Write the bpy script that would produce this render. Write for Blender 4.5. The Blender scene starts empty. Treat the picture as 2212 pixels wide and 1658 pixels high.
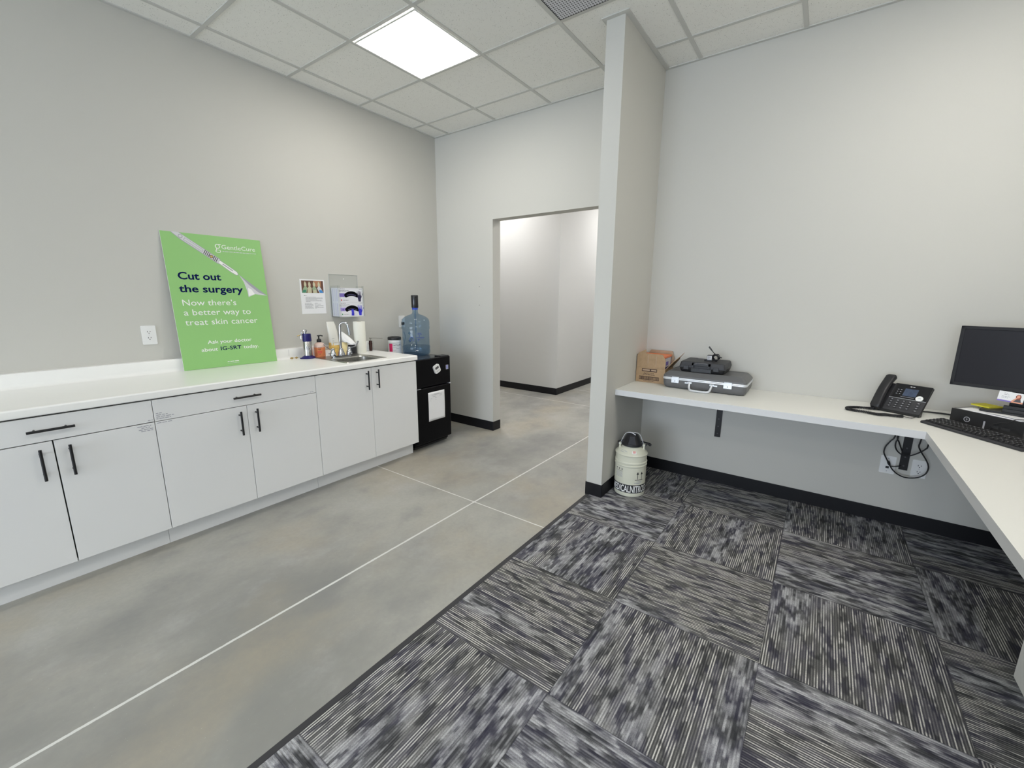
import bpy, bmesh, math, random
from mathutils import Matrix, Vector

random.seed(7)
S = bpy.context.scene
COL = S.collection
PI = math.pi

# ------------------------------------------------------------------ camera
F_PX, YAW, PITCH, ROLL, CAM_H = 919.86, -0.625197, 0.200318, 0.0069786, 1.4177
sa, ca, sb, cb, sc, cc = math.sin(YAW), math.cos(YAW), math.sin(PITCH), math.cos(PITCH), math.sin(ROLL), math.cos(ROLL)
fwd = Vector((sa*cb, ca*cb, -sb)); rgt = Vector((ca, -sa, 0)); upv = rgt.cross(fwd)
r2 = rgt*cc + upv*sc; u2 = -rgt*sc + upv*cc
cam = bpy.data.cameras.new('camera'); camo = bpy.data.objects.new('camera', cam); COL.objects.link(camo)
camo.matrix_world = Matrix(((r2.x, u2.x, -fwd.x, 0), (r2.y, u2.y, -fwd.y, 0), (r2.z, u2.z, -fwd.z, CAM_H), (0, 0, 0, 1)))
cam.sensor_fit = 'HORIZONTAL'; cam.sensor_width = 36.0; cam.lens = F_PX/2212*36.0; cam.clip_start = 0.02
S.camera = camo

# ------------------------------------------------------------------ world, exposure, daylight
W = bpy.data.worlds.new('world'); S.world = W; W.use_nodes = True
W.node_tree.nodes['Background'].inputs[0].default_value = (0.75, 0.87, 1.0, 1)
W.node_tree.nodes['Background'].inputs[1].default_value = 1.0
S.view_settings.view_transform = 'Standard'; S.view_settings.look = 'None'
S.view_settings.exposure = 0.43; S.view_settings.gamma = 1.0; S.view_settings.use_curve_mapping = False
S.cycles.max_bounces = 12; S.cycles.diffuse_bounces = 6; S.cycles.transparent_max_bounces = 16
S.cycles.sample_clamp_indirect = 6.0
PANEL = 15.5          # emission of a lit ceiling panel
HALLP = 22.0
DAY_W = 270.0          # daylight through the window behind the camera
DAY_R = 15.0         # daylight through the window in the right wall
def area(name, loc, rot, sx, sy, power, color):
    l = bpy.data.lights.new(name, 'AREA'); l.shape = 'RECTANGLE'; l.size = sx; l.size_y = sy
    l.energy = power; l.color = color
    o = bpy.data.objects.new(name, l); COL.objects.link(o); o.location = loc; o.rotation_euler = rot
    return o
area('window_daylight', (-1.20, -7.70, 1.45), (math.radians(90), 0, 0), 4.1, 2.2, DAY_W, (0.78, 0.85, 1.0))
area('side_daylight', (1.27, -0.75, 1.6), (math.radians(90), 0, math.radians(90)), 2.5, 1.4, DAY_R, (0.82, 0.89, 1.0))

# ------------------------------------------------------------------ materials
def lin(c):
    if isinstance(c, str):
        c = c.lstrip('#'); c = [int(c[i:i+2], 16)/255 for i in (0, 2, 4)]
        return tuple(x/12.92 if x <= 0.04045 else ((x+0.055)/1.055)**2.4 for x in c)
    return tuple(c)
def new_mat(name):
    m = bpy.data.materials.new(name); m.use_nodes = True
    nt = m.node_tree
    return m, nt, nt.nodes['Principled BSDF']
def mat(name, c, rough=0.5, metal=0.0, spec=0.5, emit=None, es=0, var=0.0, vscale=40.0, bump=0.0, coat=0.0):
    m, nt, b = new_mat(name)
    c = lin(c)
    b.inputs['Base Color'].default_value = (*c, 1)
    b.inputs['Roughness'].default_value = rough; b.inputs['Metallic'].default_value = metal
    b.inputs['Specular IOR Level'].default_value = spec
    b.inputs['Coat Weight'].default_value = coat
    if emit:
        b.inputs['Emission Color'].default_value = (*lin(emit), 1); b.inputs['Emission Strength'].default_value = es
    if var or bump:
        tc = nt.nodes.new('ShaderNodeTexCoord'); n = nt.nodes.new('ShaderNodeTexNoise')
        n.inputs['Scale'].default_value = vscale; n.inputs['Detail'].default_value = 4
        nt.links.new(tc.outputs['Object'], n.inputs['Vector'])
        if var:
            r = nt.nodes.new('ShaderNodeValToRGB')
            r.color_ramp.elements[0].position = 0.3; r.color_ramp.elements[1].position = 0.7
            r.color_ramp.elements[0].color = (*[x*(1-var) for x in c], 1); r.color_ramp.elements[1].color = (*[min(1, x*(1+var)) for x in c], 1)
            nt.links.new(n.outputs['Fac'], r.inputs['Fac']); nt.links.new(r.outputs['Color'], b.inputs['Base Color'])
        if bump:
            bp = nt.nodes.new('ShaderNodeBump'); bp.inputs['Strength'].default_value = bump; bp.inputs['Distance'].default_value = 0.002
            nt.links.new(n.outputs['Fac'], bp.inputs['Height']); nt.links.new(bp.outputs['Normal'], b.inputs['Normal'])
    return m
def clear_mat(name, tint, gloss=0.06, rough=0.03):
    """thin clear plastic: tinted see-through with a fresnel sheen"""
    m = bpy.data.materials.new(name); m.use_nodes = True; nt = m.node_tree; nt.nodes.clear()
    out = nt.nodes.new('ShaderNodeOutputMaterial'); mix = nt.nodes.new('ShaderNodeMixShader')
    tr = nt.nodes.new('ShaderNodeBsdfTransparent'); gl = nt.nodes.new('ShaderNodeBsdfGlossy'); lw = nt.nodes.new('ShaderNodeLayerWeight'); pw = nt.nodes.new('ShaderNodeMath'); sc_ = nt.nodes.new('ShaderNodeMath')
    tr.inputs[0].default_value = (*tint, 1); gl.inputs['Roughness'].default_value = rough
    lw.inputs['Blend'].default_value = 0.5; pw.operation = 'POWER'; pw.inputs[1].default_value = 4.0
    sc_.operation = 'MULTIPLY_ADD'; sc_.inputs[1].default_value = 0.45; sc_.inputs[2].default_value = gloss*0.5
    nt.links.new(lw.outputs['Facing'], pw.inputs[0]); nt.links.new(pw.outputs[0], sc_.inputs[0]); nt.links.new(sc_.outputs[0], mix.inputs[0]); nt.links.new(tr.outputs[0], mix.inputs[1]); nt.links.new(gl.outputs[0], mix.inputs[2])
    nt.links.new(mix.outputs[0], out.inputs[0])
    return m

class NG:
    """tiny helper to wire math nodes"""
    def __init__(s, nt): s.nt = nt
    def val(s, x, sock):
        if isinstance(x, (int, float)): sock.default_value = x
        else: s.nt.links.new(x, sock)
    def m(s, op, a, b=0.0, c=0.0):
        n = s.nt.nodes.new('ShaderNodeMath'); n.operation = op
        s.val(a, n.inputs[0]); s.val(b, n.inputs[1]); s.val(c, n.inputs[2])
        return n.outputs[0]
    def xyz(s, x, y, z):
        n = s.nt.nodes.new('ShaderNodeCombineXYZ'); s.val(x, n.inputs[0]); s.val(y, n.inputs[1]); s.val(z, n.inputs[2]); return n.outputs[0]
    def sep(s, v):
        n = s.nt.nodes.new('ShaderNodeSeparateXYZ'); s.nt.links.new(v, n.inputs[0]); return n.outputs
    def noise(s, v, scale=1, detail=2, rough=0.5):
        n = s.nt.nodes.new('ShaderNodeTexNoise'); s.nt.links.new(v, n.inputs['Vector'])
        n.inputs['Scale'].default_value = scale; n.inputs['Detail'].default_value = detail; n.inputs['Roughness'].default_value = rough
        return n.outputs['Fac']
    def remap(s, x, a, b, c=0.0, d=1.0, smooth=True):
        n = s.nt.nodes.new('ShaderNodeMapRange'); n.interpolation_type = 'SMOOTHSTEP' if smooth else 'LINEAR'
        s.val(x, n.inputs[0])
        for i, q in enumerate((a, b, c, d)): n.inputs[i+1].default_value = q
        return n.outputs[0]
    def mix(s, f, a, b):
        n = s.nt.nodes.new('ShaderNodeMix'); n.data_type = 'RGBA'
        s.val(f, n.inputs[0])
        for i, q in ((6, a), (7, b)):
            if isinstance(q, tuple): n.inputs[i].default_value = (*q, 1)
            else: s.nt.links.new(q, n.inputs[i])
        return n.outputs[2]
    def pos(s):
        return s.nt.nodes.new('ShaderNodeNewGeometry').outputs['Position']

def carpet_mat():
    m, nt, b = new_mat('carpet_tile'); g = NG(nt)
    x, y, z = g.sep(g.pos())
    TX, TY = 0.604, 0.608
    gx = g.m('DIVIDE', g.m('SUBTRACT', x, -1.25), TX); gy = g.m('DIVIDE', g.m('SUBTRACT', y, 1.13), TY)
    i = g.m('FLOOR', gx); j = g.m('FLOOR', gy)
    par = g.m('FLOORED_MODULO', g.m('ADD', i, j), 2.0)
    inv = g.m('SUBTRACT', 1.0, par)
    s_ = g.m('ADD', g.m('MULTIPLY', x, inv), g.m('MULTIPLY', y, par))
    t_ = g.m('ADD', g.m('MULTIPLY', y, inv), g.m('MULTIPLY', x, par))
    wn = nt.nodes.new('ShaderNodeTexWhiteNoise'); wn.noise_dimensions = '2D'; nt.links.new(g.xyz(i, j, 0), wn.inputs['Vector'])
    off = g.m('MULTIPLY', wn.outputs['Value'], 37.0)
    so = g.m('ADD', s_, off)
    def ns(fs, ft, det, z=0.0, rough=0.5): return g.noise(g.xyz(g.m('MULTIPLY', so, fs), g.m('MULTIPLY', t_, ft), g.m('ADD', off, z)), 1, det, rough)
    PR = 0.0090                                                    # rib pitch
    tr = g.m('DIVIDE', t_, PR); k = g.m('FLOOR', tr); fr_ = g.m('FRACT', tr)
    tq = g.m('MULTIPLY', k, PR)
    def nq(fs, ft, det, z=0.0): return g.noise(g.xyz(g.m('MULTIPLY', so, fs), g.m('MULTIPLY', tq, ft), g.m('ADD', off, z)), 1, det, 0.5)
    rib = g.remap(g.m('ABSOLUTE', g.m('SUBTRACT', fr_, 0.5)), 0.32, 0.12)
    on = g.remap(nq(6.0, 120, 2, 3.0), 0.42, 0.56)
    blocks = g.remap(nq(9.0, 34, 2, 9.0), 0.385, 0.47)
    white = g.remap(nq(8.0, 21, 3, 17.0), 0.44, 0.60)
    dash = g.remap(nq(11.0, 130, 1, 23.0), 0.42, 0.56)
    fuzz = g.noise(g.xyz(g.m('MULTIPLY', so, 190), g.m('MULTIPLY', t_, 300), 0), 1, 2)
    zone = g.remap(ns(0.5, 3.4, 1, 29.0), 0.44, 0.54)            # wide bands where the ribs show clearly
    ribbed = g.m('MULTIPLY_ADD', rib, g.m('MULTIPLY_ADD', on, 0.60, 0.10), 0.075)
    heather = g.m('ADD', g.m('MULTIPLY_ADD', white, 0.36, 0.05), g.m('MULTIPLY', g.m('MULTIPLY_ADD', rib, 0.5, 0.5), g.m('MULTIPLY', dash, 0.30)))
    v = g.m('ADD', g.m('MULTIPLY', ribbed, zone), g.m('MULTIPLY', heather, g.m('SUBTRACT', 1.0, zone)))
    v = g.m('MULTIPLY', v, g.m('MULTIPLY_ADD', blocks, 0.72, 0.28))
    v = g.m('MULTIPLY', v, g.m('MULTIPLY_ADD', fuzz, 1.0, 0.36))
    # thin dark seam around every tile
    fx = g.m('FRACT', gx); fy = g.m('FRACT', gy)
    ex = g.m('MINIMUM', fx, g.m('SUBTRACT', 1.0, fx)); ey = g.m('MINIMUM', fy, g.m('SUBTRACT', 1.0, fy))
    e = g.remap(g.m('MINIMUM', ex, ey), 0.001, 0.005)
    v = g.m('MULTIPLY', v, g.m('MULTIPLY_ADD', e, 0.6, 0.4))
    dark = g.mix(g.remap(ns(7, 16, 2, 41.0), 0.4, 0.62), (0.030, 0.031, 0.034), (0.032, 0.031, 0.050))
    light = g.mix(zone, (0.72, 0.72, 0.74), (0.86, 0.84, 0.79))
    col = g.mix(v, dark, light)
    nt.links.new(col, b.inputs['Base Color']); b.inputs['Roughness'].default_value = 0.95; b.inputs['Specular IOR Level'].default_value = 0.1
    bp = nt.nodes.new('ShaderNodeBump'); bp.inputs['Strength'].default_value = 0.5; bp.inputs['Distance'].default_value = 0.002
    nt.links.new(g.m('ADD', rib, fuzz), bp.inputs['Height']); nt.links.new(bp.outputs['Normal'], b.inputs['Normal'])
    return m

def concrete_mat():
    m, nt, b = new_mat('polished_concrete'); g = NG(nt)
    p = g.pos(); x, y, z = g.sep(p)
    n1 = g.noise(g.xyz(g.m('MULTIPLY', x, 1.3), g.m('MULTIPLY', y, 0.9), 3.1), 1, 6, 0.6)
    n2 = g.noise(g.xyz(g.m('MULTIPLY', x, 3.1), g.m('MULTIPLY', y, 2.4), 5.0), 1, 8, 0.65)
    n3 = g.noise(p, 45, 4, 0.6); n4 = g.noise(g.xyz(g.m('MULTIPLY', x, 1.7), g.m('MULTIPLY', y, 1.1), 11.0), 1, 4)
    a = g.mix(g.remap(n1, 0.33, 0.66), (0.255, 0.252, 0.235), (0.385, 0.378, 0.338))
    a = g.mix(g.m('MULTIPLY', g.remap(n4, 0.46, 0.68), 0.6), a, (0.38, 0.335, 0.255))
    a = g.mix(g.m('MULTIPLY', g.remap(n2, 0.5, 0.72), 0.42), a, (0.20, 0.20, 0.205))
    a = g.mix(g.m('MULTIPLY', g.remap(n2, 0.5, 0.28), 0.35), a, (0.46, 0.455, 0.44))
    a = g.mix(g.m('MULTIPLY', g.remap(n3, 0.35, 0.65), 0.16), a, (0.24, 0.24, 0.235))
    spk = g.remap(g.noise(p, 150, 2), 0.72, 0.76)
    a = g.mix(g.m('MULTIPLY', spk, 0.35), a, (0.6, 0.6, 0.58))
    # filled control joints
    wob = g.m('MULTIPLY', g.m('SUBTRACT', g.noise(p, 22, 5, 0.7), 0.5), 0.008)
    def line(c, q, w):
        d = g.m('ABSOLUTE', g.m('SUBTRACT', q, c)); d = g.m('ADD', d, wob)
        return g.remap(d, w*0.5+0.0012, w*0.5-0.0008, 0.0, 1.0)
    j = g.m('MAXIMUM', line(-1.842, x, 0.0125), line(2.106, y, 0.008))
    j = g.m('MAXIMUM', j, line(5.08, y, 0.010)); j = g.m('MAXIMUM', j, line(5.93, y, 0.010))
    a = g.mix(j, a, (0.66, 0.66, 0.63))
    nt.links.new(a, b.inputs['Base Color'])
    nt.links.new(g.remap(n2, 0.3, 0.7, 0.34, 0.50), b.inputs['Roughness'])
    b.inputs['Specular IOR Level'].default_value = 0.42
    return m

def ceiling_mat():
    m, nt, b = new_mat('acoustic_tile'); g = NG(nt); p = g.pos()
    pits = g.remap(g.noise(p, 150, 2, 0.6), 0.60, 0.67); pits2 = g.remap(g.noise(p, 38, 2, 0.5), 0.42, 0.60)
    k = g.m('MULTIPLY', pits, pits2)
    col = g.mix(k, (0.86, 0.855, 0.82), (0.45, 0.445, 0.42))
    nt.links.new(col, b.inputs['Base Color']); b.inputs['Roughness'].default_value = 0.95; b.inputs['Specular IOR Level'].default_value = 0.1
    return m

def grille_mat():
    m, nt, b = new_mat('perforated_white_steel'); g = NG(nt)
    x, y, z = g.sep(g.pos())
    P = 0.0165
    fx = g.m('ABSOLUTE', g.m('SUBTRACT', g.m('FRACT', g.m('DIVIDE', x, P)), 0.5)); fy = g.m('ABSOLUTE', g.m('SUBTRACT', g.m('FRACT', g.m('DIVIDE', y, P)), 0.5))
    hole = g.remap(g.m('MAXIMUM', fx, fy), 0.27, 0.24)
    col = g.mix(hole, (0.62, 0.62, 0.66), (0.10, 0.10, 0.11))
    nt.links.new(col, b.inputs['Base Color']); b.inputs['Roughness'].default_value = 0.5
    return m

M = {}
M['wall'] = mat('wall_paint', (0.565, 0.555, 0.515), 0.75, spec=0.25, bump=0.06, vscale=260)
M['hall'] = mat('hall_paint', (0.60, 0.60, 0.585), 0.7, spec=0.25, bump=0.06, vscale=260)
M['concrete'] = concrete_mat(); M['carpet'] = carpet_mat(); M['ceiling'] = ceiling_mat(); M['grille'] = grille_mat()
M['tbar'] = mat('grid_white_steel', (0.58, 0.58, 0.555), 0.6)
M['rubber'] = mat('black_rubber_base', (0.007, 0.007, 0.009), 0.45, spec=0.3)
M['edge'] = mat('rubber_reducer', (0.045, 0.044, 0.048), 0.6, spec=0.3)
M['laminate'] = mat('white_laminate', (0.74, 0.74, 0.735), 0.42, spec=0.35)
M['carcass'] = mat('white_melamine_edge', (0.60, 0.60, 0.60), 0.5)
M['gapdark'] = mat('cabinet_shadow_gap', (0.015, 0.015, 0.014), 0.8)
M['top'] = mat('white_countertop', (0.86, 0.855, 0.83), 0.30, spec=0.45)
M['desk'] = mat('white_desk_laminate', (0.78, 0.775, 0.735), 0.40, spec=0.4)
M['deskedge'] = mat('desk_edge_band', (0.66, 0.66, 0.66), 0.4)
M['blackmetal'] = mat('matt_black_metal', (0.010, 0.010, 0.011), 0.38, spec=0.4)
M['black'] = mat('black_plastic', (0.012, 0.012, 0.014), 0.42)
M['blackgloss'] = mat('gloss_black_plastic', (0.010, 0.010, 0.012), 0.18)
M['charcoal'] = mat('charcoal_plastic', (0.030, 0.030, 0.034), 0.5)
M['fridge'] = mat('black_fridge_enamel', (0.003, 0.003, 0.004), 0.30, spec=0.12, bump=0.05, vscale=300)
M['fridgetop'] = mat('dark_fridge_top', (0.035, 0.036, 0.042), 0.22)
M['white'] = mat('white_plastic', (0.80, 0.80, 0.79), 0.4)
M['paper'] = mat('white_paper', (0.82, 0.82, 0.83), 0.85, spec=0.1)
M['ink'] = mat('grey_ink', (0.22, 0.22, 0.23), 0.8)
M['inkdark'] = mat('black_ink', (0.02, 0.02, 0.022), 0.7)
M['green'] = mat('poster_green', (0.292, 0.56, 0.198), 0.5, spec=0.3)
M['navy'] = mat('navy_ink', (0.003, 0.007, 0.07), 0.75, spec=0.1)
M['printwhite'] = mat('white_ink', (0.86, 0.86, 0.84), 0.5)
M['foam'] = mat('foam_board_edge', (0.75, 0.78, 0.72), 0.7)
M['pgrey'] = mat('pale_grey_ink', (0.62, 0.62, 0.64), 0.5); M['mgrey'] = mat('mid_grey_ink', (0.36, 0.36, 0.40), 0.5); M['dgrey'] = mat('dark_grey_ink', (0.07, 0.065, 0.075), 0.5)
M['steel'] = mat('stainless_steel', (0.44, 0.43, 0.40), 0.30, metal=1.0, var=0.12, vscale=60)
M['chrome'] = mat('chrome', (0.50, 0.51, 0.54), 0.08, metal=1.0)
M['alu'] = mat('satin_aluminium', (0.76, 0.78, 0.82), 0.32, metal=0.55)
M['brushed'] = mat('brushed_steel', (0.46, 0.45, 0.43), 0.24, metal=1.0)
M['cobalt'] = mat('cobalt_blue_plastic', (0.008, 0.006, 0.115), 0.35)
M['brass'] = mat('brass', (0.55, 0.40, 0.16), 0.3, metal=1.0)
M['soap'] = mat('orange_liquid_soap', (0.72, 0.23, 0.09), 0.25)
M['soapclear'] = mat('frosted_pink_plastic', (0.70, 0.52, 0.45), 0.25)
M['softred'] = mat('red_print', (0.62, 0.07, 0.04), 0.5)
M['towel'] = mat('paper_towel', (0.80, 0.79, 0.71), 0.95, spec=0.05, bump=0.4, vscale=120)
M['bagwhite'] = mat('white_film_bag', (0.74, 0.73, 0.67), 0.30, bump=0.5, vscale=30)
M['bagbright'] = mat('white_bin_liner', (0.88, 0.88, 0.88), 0.35, bump=0.4, vscale=60)
M['yellow'] = mat('amber_yellow_film', (0.76, 0.50, 0.14), 0.30, var=0.35, vscale=28)
M['paleyellow'] = mat('pale_yellow_film', (0.82, 0.70, 0.38), 0.35)
M['amber'] = mat('dark_amber_glass', (0.035, 0.008, 0.006), 0.15)
M['magenta'] = mat('magenta_label', (0.72, 0.02, 0.13), 0.4)
M['bottleblue'] = clear_mat('blue_clear_plastic', (0.66, 0.765, 0.865))
M['water'] = clear_mat('water', (0.72, 0.80, 0.88))
M['blueink'] = mat('blue_print', (0.03, 0.06, 0.32), 0.5)
M['bluecap'] = mat('bright_blue_plastic', (0.02, 0.07, 0.52), 0.35)
M['acrylic'] = clear_mat('clear_acrylic', (0.955, 0.965, 0.965))
M['acrylicedge'] = mat('acrylic_edge', (0.62, 0.63, 0.62), 0.2)
M['glovewhite'] = mat('glove_carton_white', (0.76, 0.76, 0.80), 0.5); M['lilac'] = mat('lilac_print', (0.62, 0.60, 0.74), 0.5); M['violet'] = mat('violet_print', (0.20, 0.15, 0.48), 0.5)
M['violetlight'] = mat('pale_violet_print', (0.38, 0.31, 0.68), 0.5)
M['gloveblue'] = mat('blue_nitrile', (0.03, 0.03, 0.55), 0.5); M['glovedark'] = mat('dark_indigo_nitrile', (0.025, 0.020, 0.075), 0.5)
M['dewar'] = mat('cream_enamel', (0.66, 0.655, 0.54), 0.30, spec=0.45)
M['kraft'] = mat('kraft_cardboard', (0.40, 0.275, 0.165), 0.85, spec=0.1, var=0.09, vscale=26)
M['kraftin'] = mat('kraft_inside', (0.45, 0.33, 0.235), 0.85, spec=0.1, var=0.06, vscale=30)
M['brownink'] = mat('brown_print', (0.045, 0.018, 0.012), 0.7)
M['orange'] = mat('orange_carton', (0.86, 0.22, 0.07), 0.4); M['purple'] = mat('purple_carton', (0.05, 0.03, 0.16), 0.4)
M['case'] = mat('pebbled_grey_shell', (0.125, 0.125, 0.128), 0.42, bump=0.25, vscale=420)
M['casedark'] = mat('dark_shell', (0.07, 0.07, 0.072), 0.3)
M['lcd'] = mat('phone_display', (0.055, 0.075, 0.125), 0.25, var=0.2, vscale=60); M['keylegend'] = mat('key_legend', (0.45, 0.45, 0.48), 0.5)
M['bezel'] = mat('monitor_bezel', (0.017, 0.017, 0.020), 0.5, spec=0.3); M['screen'] = mat('dark_screen', (0.013, 0.0125, 0.017), 0.30, spec=0.3)
M['sticky'] = mat('yellow_note_paper', (0.80, 0.72, 0.06), 0.8)
M['skin'] = mat('printed_skin', (0.72, 0.33, 0.22), 0.6); M['hair'] = mat('printed_hair', (0.22, 0.06, 0.04), 0.6)
M['notebrown'] = mat('notice_brown', (0.13, 0.055, 0.035), 0.6); M['notetan'] = mat('notice_tan', (0.42, 0.20, 0.11), 0.6)
M['nb1'] = mat('notice_pale_green', (0.32, 0.42, 0.27), 0.6); M['nb2'] = mat('notice_cream', (0.56, 0.52, 0.36), 0.6); M['nb3'] = mat('notice_blue', (0.05, 0.25, 0.62), 0.6); M['nb4'] = mat('notice_green', (0.06, 0.24, 0.15), 0.6)
M['panel'] = mat('lit_diffuser', (0.9, 0.9, 0.9), 0.6, emit=(1.0, 0.962, 0.90), es=PANEL)
M['hpanel'] = mat('lit_hall_diffuser', (0.9, 0.9, 0.9), 0.6, emit=(1.0, 0.98, 0.97), es=HALLP)
M['glass'] = clear_mat('window_glass', (0.95, 0.97, 0.97))
M['slot'] = mat('dark_carton_opening', (0.004, 0.004, 0.005), 0.9, spec=0.05)
M['greendot'] = mat('green_print', (0.05, 0.32, 0.12), 0.5)

# ------------------------------------------------------------------ mesh builder
TEXT_CACHE = {}
def glyphs(s, bold):
    k = (s, bold)
    if k not in TEXT_CACHE:
        cu = bpy.data.curves.new('t', 'FONT'); cu.body = s; cu.size = 1.0; cu.resolution_u = 3
        cu.offset = bold; cu.align_x = 'LEFT'
        o = bpy.data.objects.new('t', cu)
        me = bpy.data.meshes.new_from_object(o)
        vs = [(v.co.x, v.co.y) for v in me.vertices]; fs = [tuple(p.vertices) for p in me.polygons]
        bpy.data.objects.remove(o); bpy.data.curves.remove(cu); bpy.data.meshes.remove(me)
        TEXT_CACHE[k] = (vs, fs)
    return TEXT_CACHE[k]

def catmull(pts, n=6, closed=False):
    P = [Vector(p) for p in pts]; out = []
    N = len(P)
    segs = N if closed else N-1
    for i in range(segs):
        if closed: p0, p1, p2, p3 = P[(i-1) % N], P[i], P[(i+1) % N], P[(i+2) % N]
        else: p0, p1, p2, p3 = P[max(i-1, 0)], P[i], P[i+1], P[min(i+2, N-1)]
        for k in range(n):
            t = k/n
            out.append(0.5*((2*p1)+(-p0+p2)*t+(2*p0-5*p1+4*p2-p3)*t*t+(-p0+3*p1-3*p2+p3)*t**3))
    if not closed: out.append(P[-1])
    return out

class MB:
    def __init__(s, M0=None):
        s.v = []; s.f = []; s.mi = []; s.sm = []; s.mats = []; s.M = M0 or Matrix.Identity(4)
    def _m(s, m):
        m = M[m] if isinstance(m, str) else m
        if m not in s.mats: s.mats.append(m)
        return s.mats.index(m)
    def add(s, vs, fs, m, smooth=False):
        b = len(s.v); k = s._m(m)
        s.v += [tuple(s.M @ Vector(v)) for v in vs]
        for f in fs: s.f.append(tuple(b+i for i in f)); s.mi.append(k); s.sm.append(smooth)
    def box(s, x0, x1, y0, y1, z0, z1, m):
        x0, x1 = min(x0, x1), max(x0, x1); y0, y1 = min(y0, y1), max(y0, y1); z0, z1 = min(z0, z1), max(z0, z1)
        s.add([(x0, y0, z0), (x1, y0, z0), (x1, y1, z0), (x0, y1, z0), (x0, y0, z1), (x1, y0, z1), (x1, y1, z1), (x0, y1, z1)],
              [(0, 3, 2, 1), (4, 5, 6, 7), (0, 1, 5, 4), (1, 2, 6, 5), (2, 3, 7, 6), (3, 0, 4, 7)], m)
    def poly(s, pts, m): s.add(pts, [tuple(range(len(pts)))], m)
    def prism(s, pts2, o, u, v, w, h, m, smooth=False):
        """polygon pts2 in the plane (o,u,v), extruded by h along w"""
        o, u, v, w = Vector(o), Vector(u), Vector(v), Vector(w); n = len(pts2)
        a = [o+u*p[0]+v*p[1] for p in pts2]; b = [q+w*h for q in a]
        s.add(a+b, [tuple(range(n))[::-1], tuple(range(n, 2*n))], m)
        s.add(a+b, [(i, (i+1) % n, n+(i+1) % n, n+i) for i in range(n)], m, smooth)
    def lathe(s, prof, m, c=(0, 0, 0), n=40, axis='z'):
        vs = []; fs = []; ring = []
        for r, z in prof:
            if r < 1e-6: ring.append([len(vs)]); vs.append((0, 0, z))
            else:
                ring.append(list(range(len(vs), len(vs)+n)))
                vs += [(r*math.cos(2*PI*k/n), r*math.sin(2*PI*k/n), z) for k in range(n)]
        for a, b in zip(ring, ring[1:]):
            for k in range(n):
                k2 = (k+1) % n
                if len(a) == 1 and len(b) == 1: continue
                if len(a) == 1: fs.append((a[0], b[k2], b[k]))
                elif len(b) == 1: fs.append((a[k], a[k2], b[0]))
                else: fs.append((a[k], a[k2], b[k2], b[k]))
        if axis == 'x': vs = [(z, x, y) for x, y, z in vs]
        if axis == 'y': vs = [(y, z, x) for x, y, z in vs]
        s.add([(x+c[0], y+c[1], z+c[2]) for x, y, z in vs], fs, m, True)
    def cyl(s, p0, p1, r0, m, r1=None, n=20):
        p0, p1 = Vector(p0), Vector(p1); r1 = r0 if r1 is None else r1
        w = (p1-p0).normalized(); u = w.orthogonal().normalized(); v = w.cross(u)
        ring = lambda p, r: [p+(u*math.cos(2*PI*k/n)+v*math.sin(2*PI*k/n))*r for k in range(n)]
        vs = ring(p0, r0)+ring(p1, r1)
        s.add(vs, [tuple(range(n))[::-1], tuple(range(n, 2*n))], m)
        s.add(vs, [(k, (k+1) % n, n+(k+1) % n, n+k) for k in range(n)], m, True)
    def tube(s, pts, r, m, n=10, closed=False, flat=1.0, up=None):
        P = [Vector(p) for p in pts]; N = len(P); rr = r if isinstance(r, (list, tuple)) else [r]*N
        T = []
        for i in range(N):
            a = P[(i-1) % N] if (closed or i) else P[i]; b = P[(i+1) % N] if (closed or i < N-1) else P[i]
            t = (b-a); T.append(t.normalized() if t.length > 1e-9 else Vector((0, 0, 1)))
        nrm = Vector(up) if up else T[0].orthogonal()
        vs = []
        for i in range(N):
            nrm = nrm - T[i]*nrm.dot(T[i])
            if nrm.length < 1e-6: nrm = T[i].orthogonal()
            nrm.normalize(); bn = T[i].cross(nrm)
            for k in range(n):
                a = 2*PI*k/n; vs.append(P[i]+nrm*math.cos(a)*rr[i]*flat+bn*math.sin(a)*rr[i])
        fs = []
        for i in range(N if closed else N-1):
            j = (i+1) % N
            for k in range(n): fs.append((i*n+k, i*n+(k+1) % n, j*n+(k+1) % n, j*n+k))
        s.add(vs, fs, m, True)
        if not closed: s.add(vs, [tuple(range(n))[::-1], tuple(range((N-1)*n, N*n))], m)
    def rrect(s, x0, x1, y0, y1, r, k=5):
        out = []
        for cx, cy, a0 in ((x1-r, y1-r, 0), (x0+r, y1-r, 90), (x0+r, y0+r, 180), (x1-r, y0+r, 270)):
            for i in range(k+1):
                a = math.radians(a0+90*i/k); out.append((cx+r*math.cos(a), cy+r*math.sin(a)))
        return out
    def rbox(s, x0, x1, y0, y1, z0, z1, r, m, k=5):
        s.prism(s.rrect(x0, x1, y0, y1, r, k), (0, 0, z0), (1, 0, 0), (0, 1, 0), (0, 0, 1), z1-z0, m, True)
    def loft(s, rings, m, cap=True, smooth=True):
        n = len(rings[0]); vs = [p for r in rings for p in r]
        fs = [(i*n+k, i*n+(k+1) % n, (i+1)*n+(k+1) % n, (i+1)*n+k) for i in range(len(rings)-1) for k in range(n)]
        s.add(vs, fs, m, smooth)
        if cap: s.add(vs, [tuple(range(n))[::-1], tuple(range((len(rings)-1)*n, len(rings)*n))], m)
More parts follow.
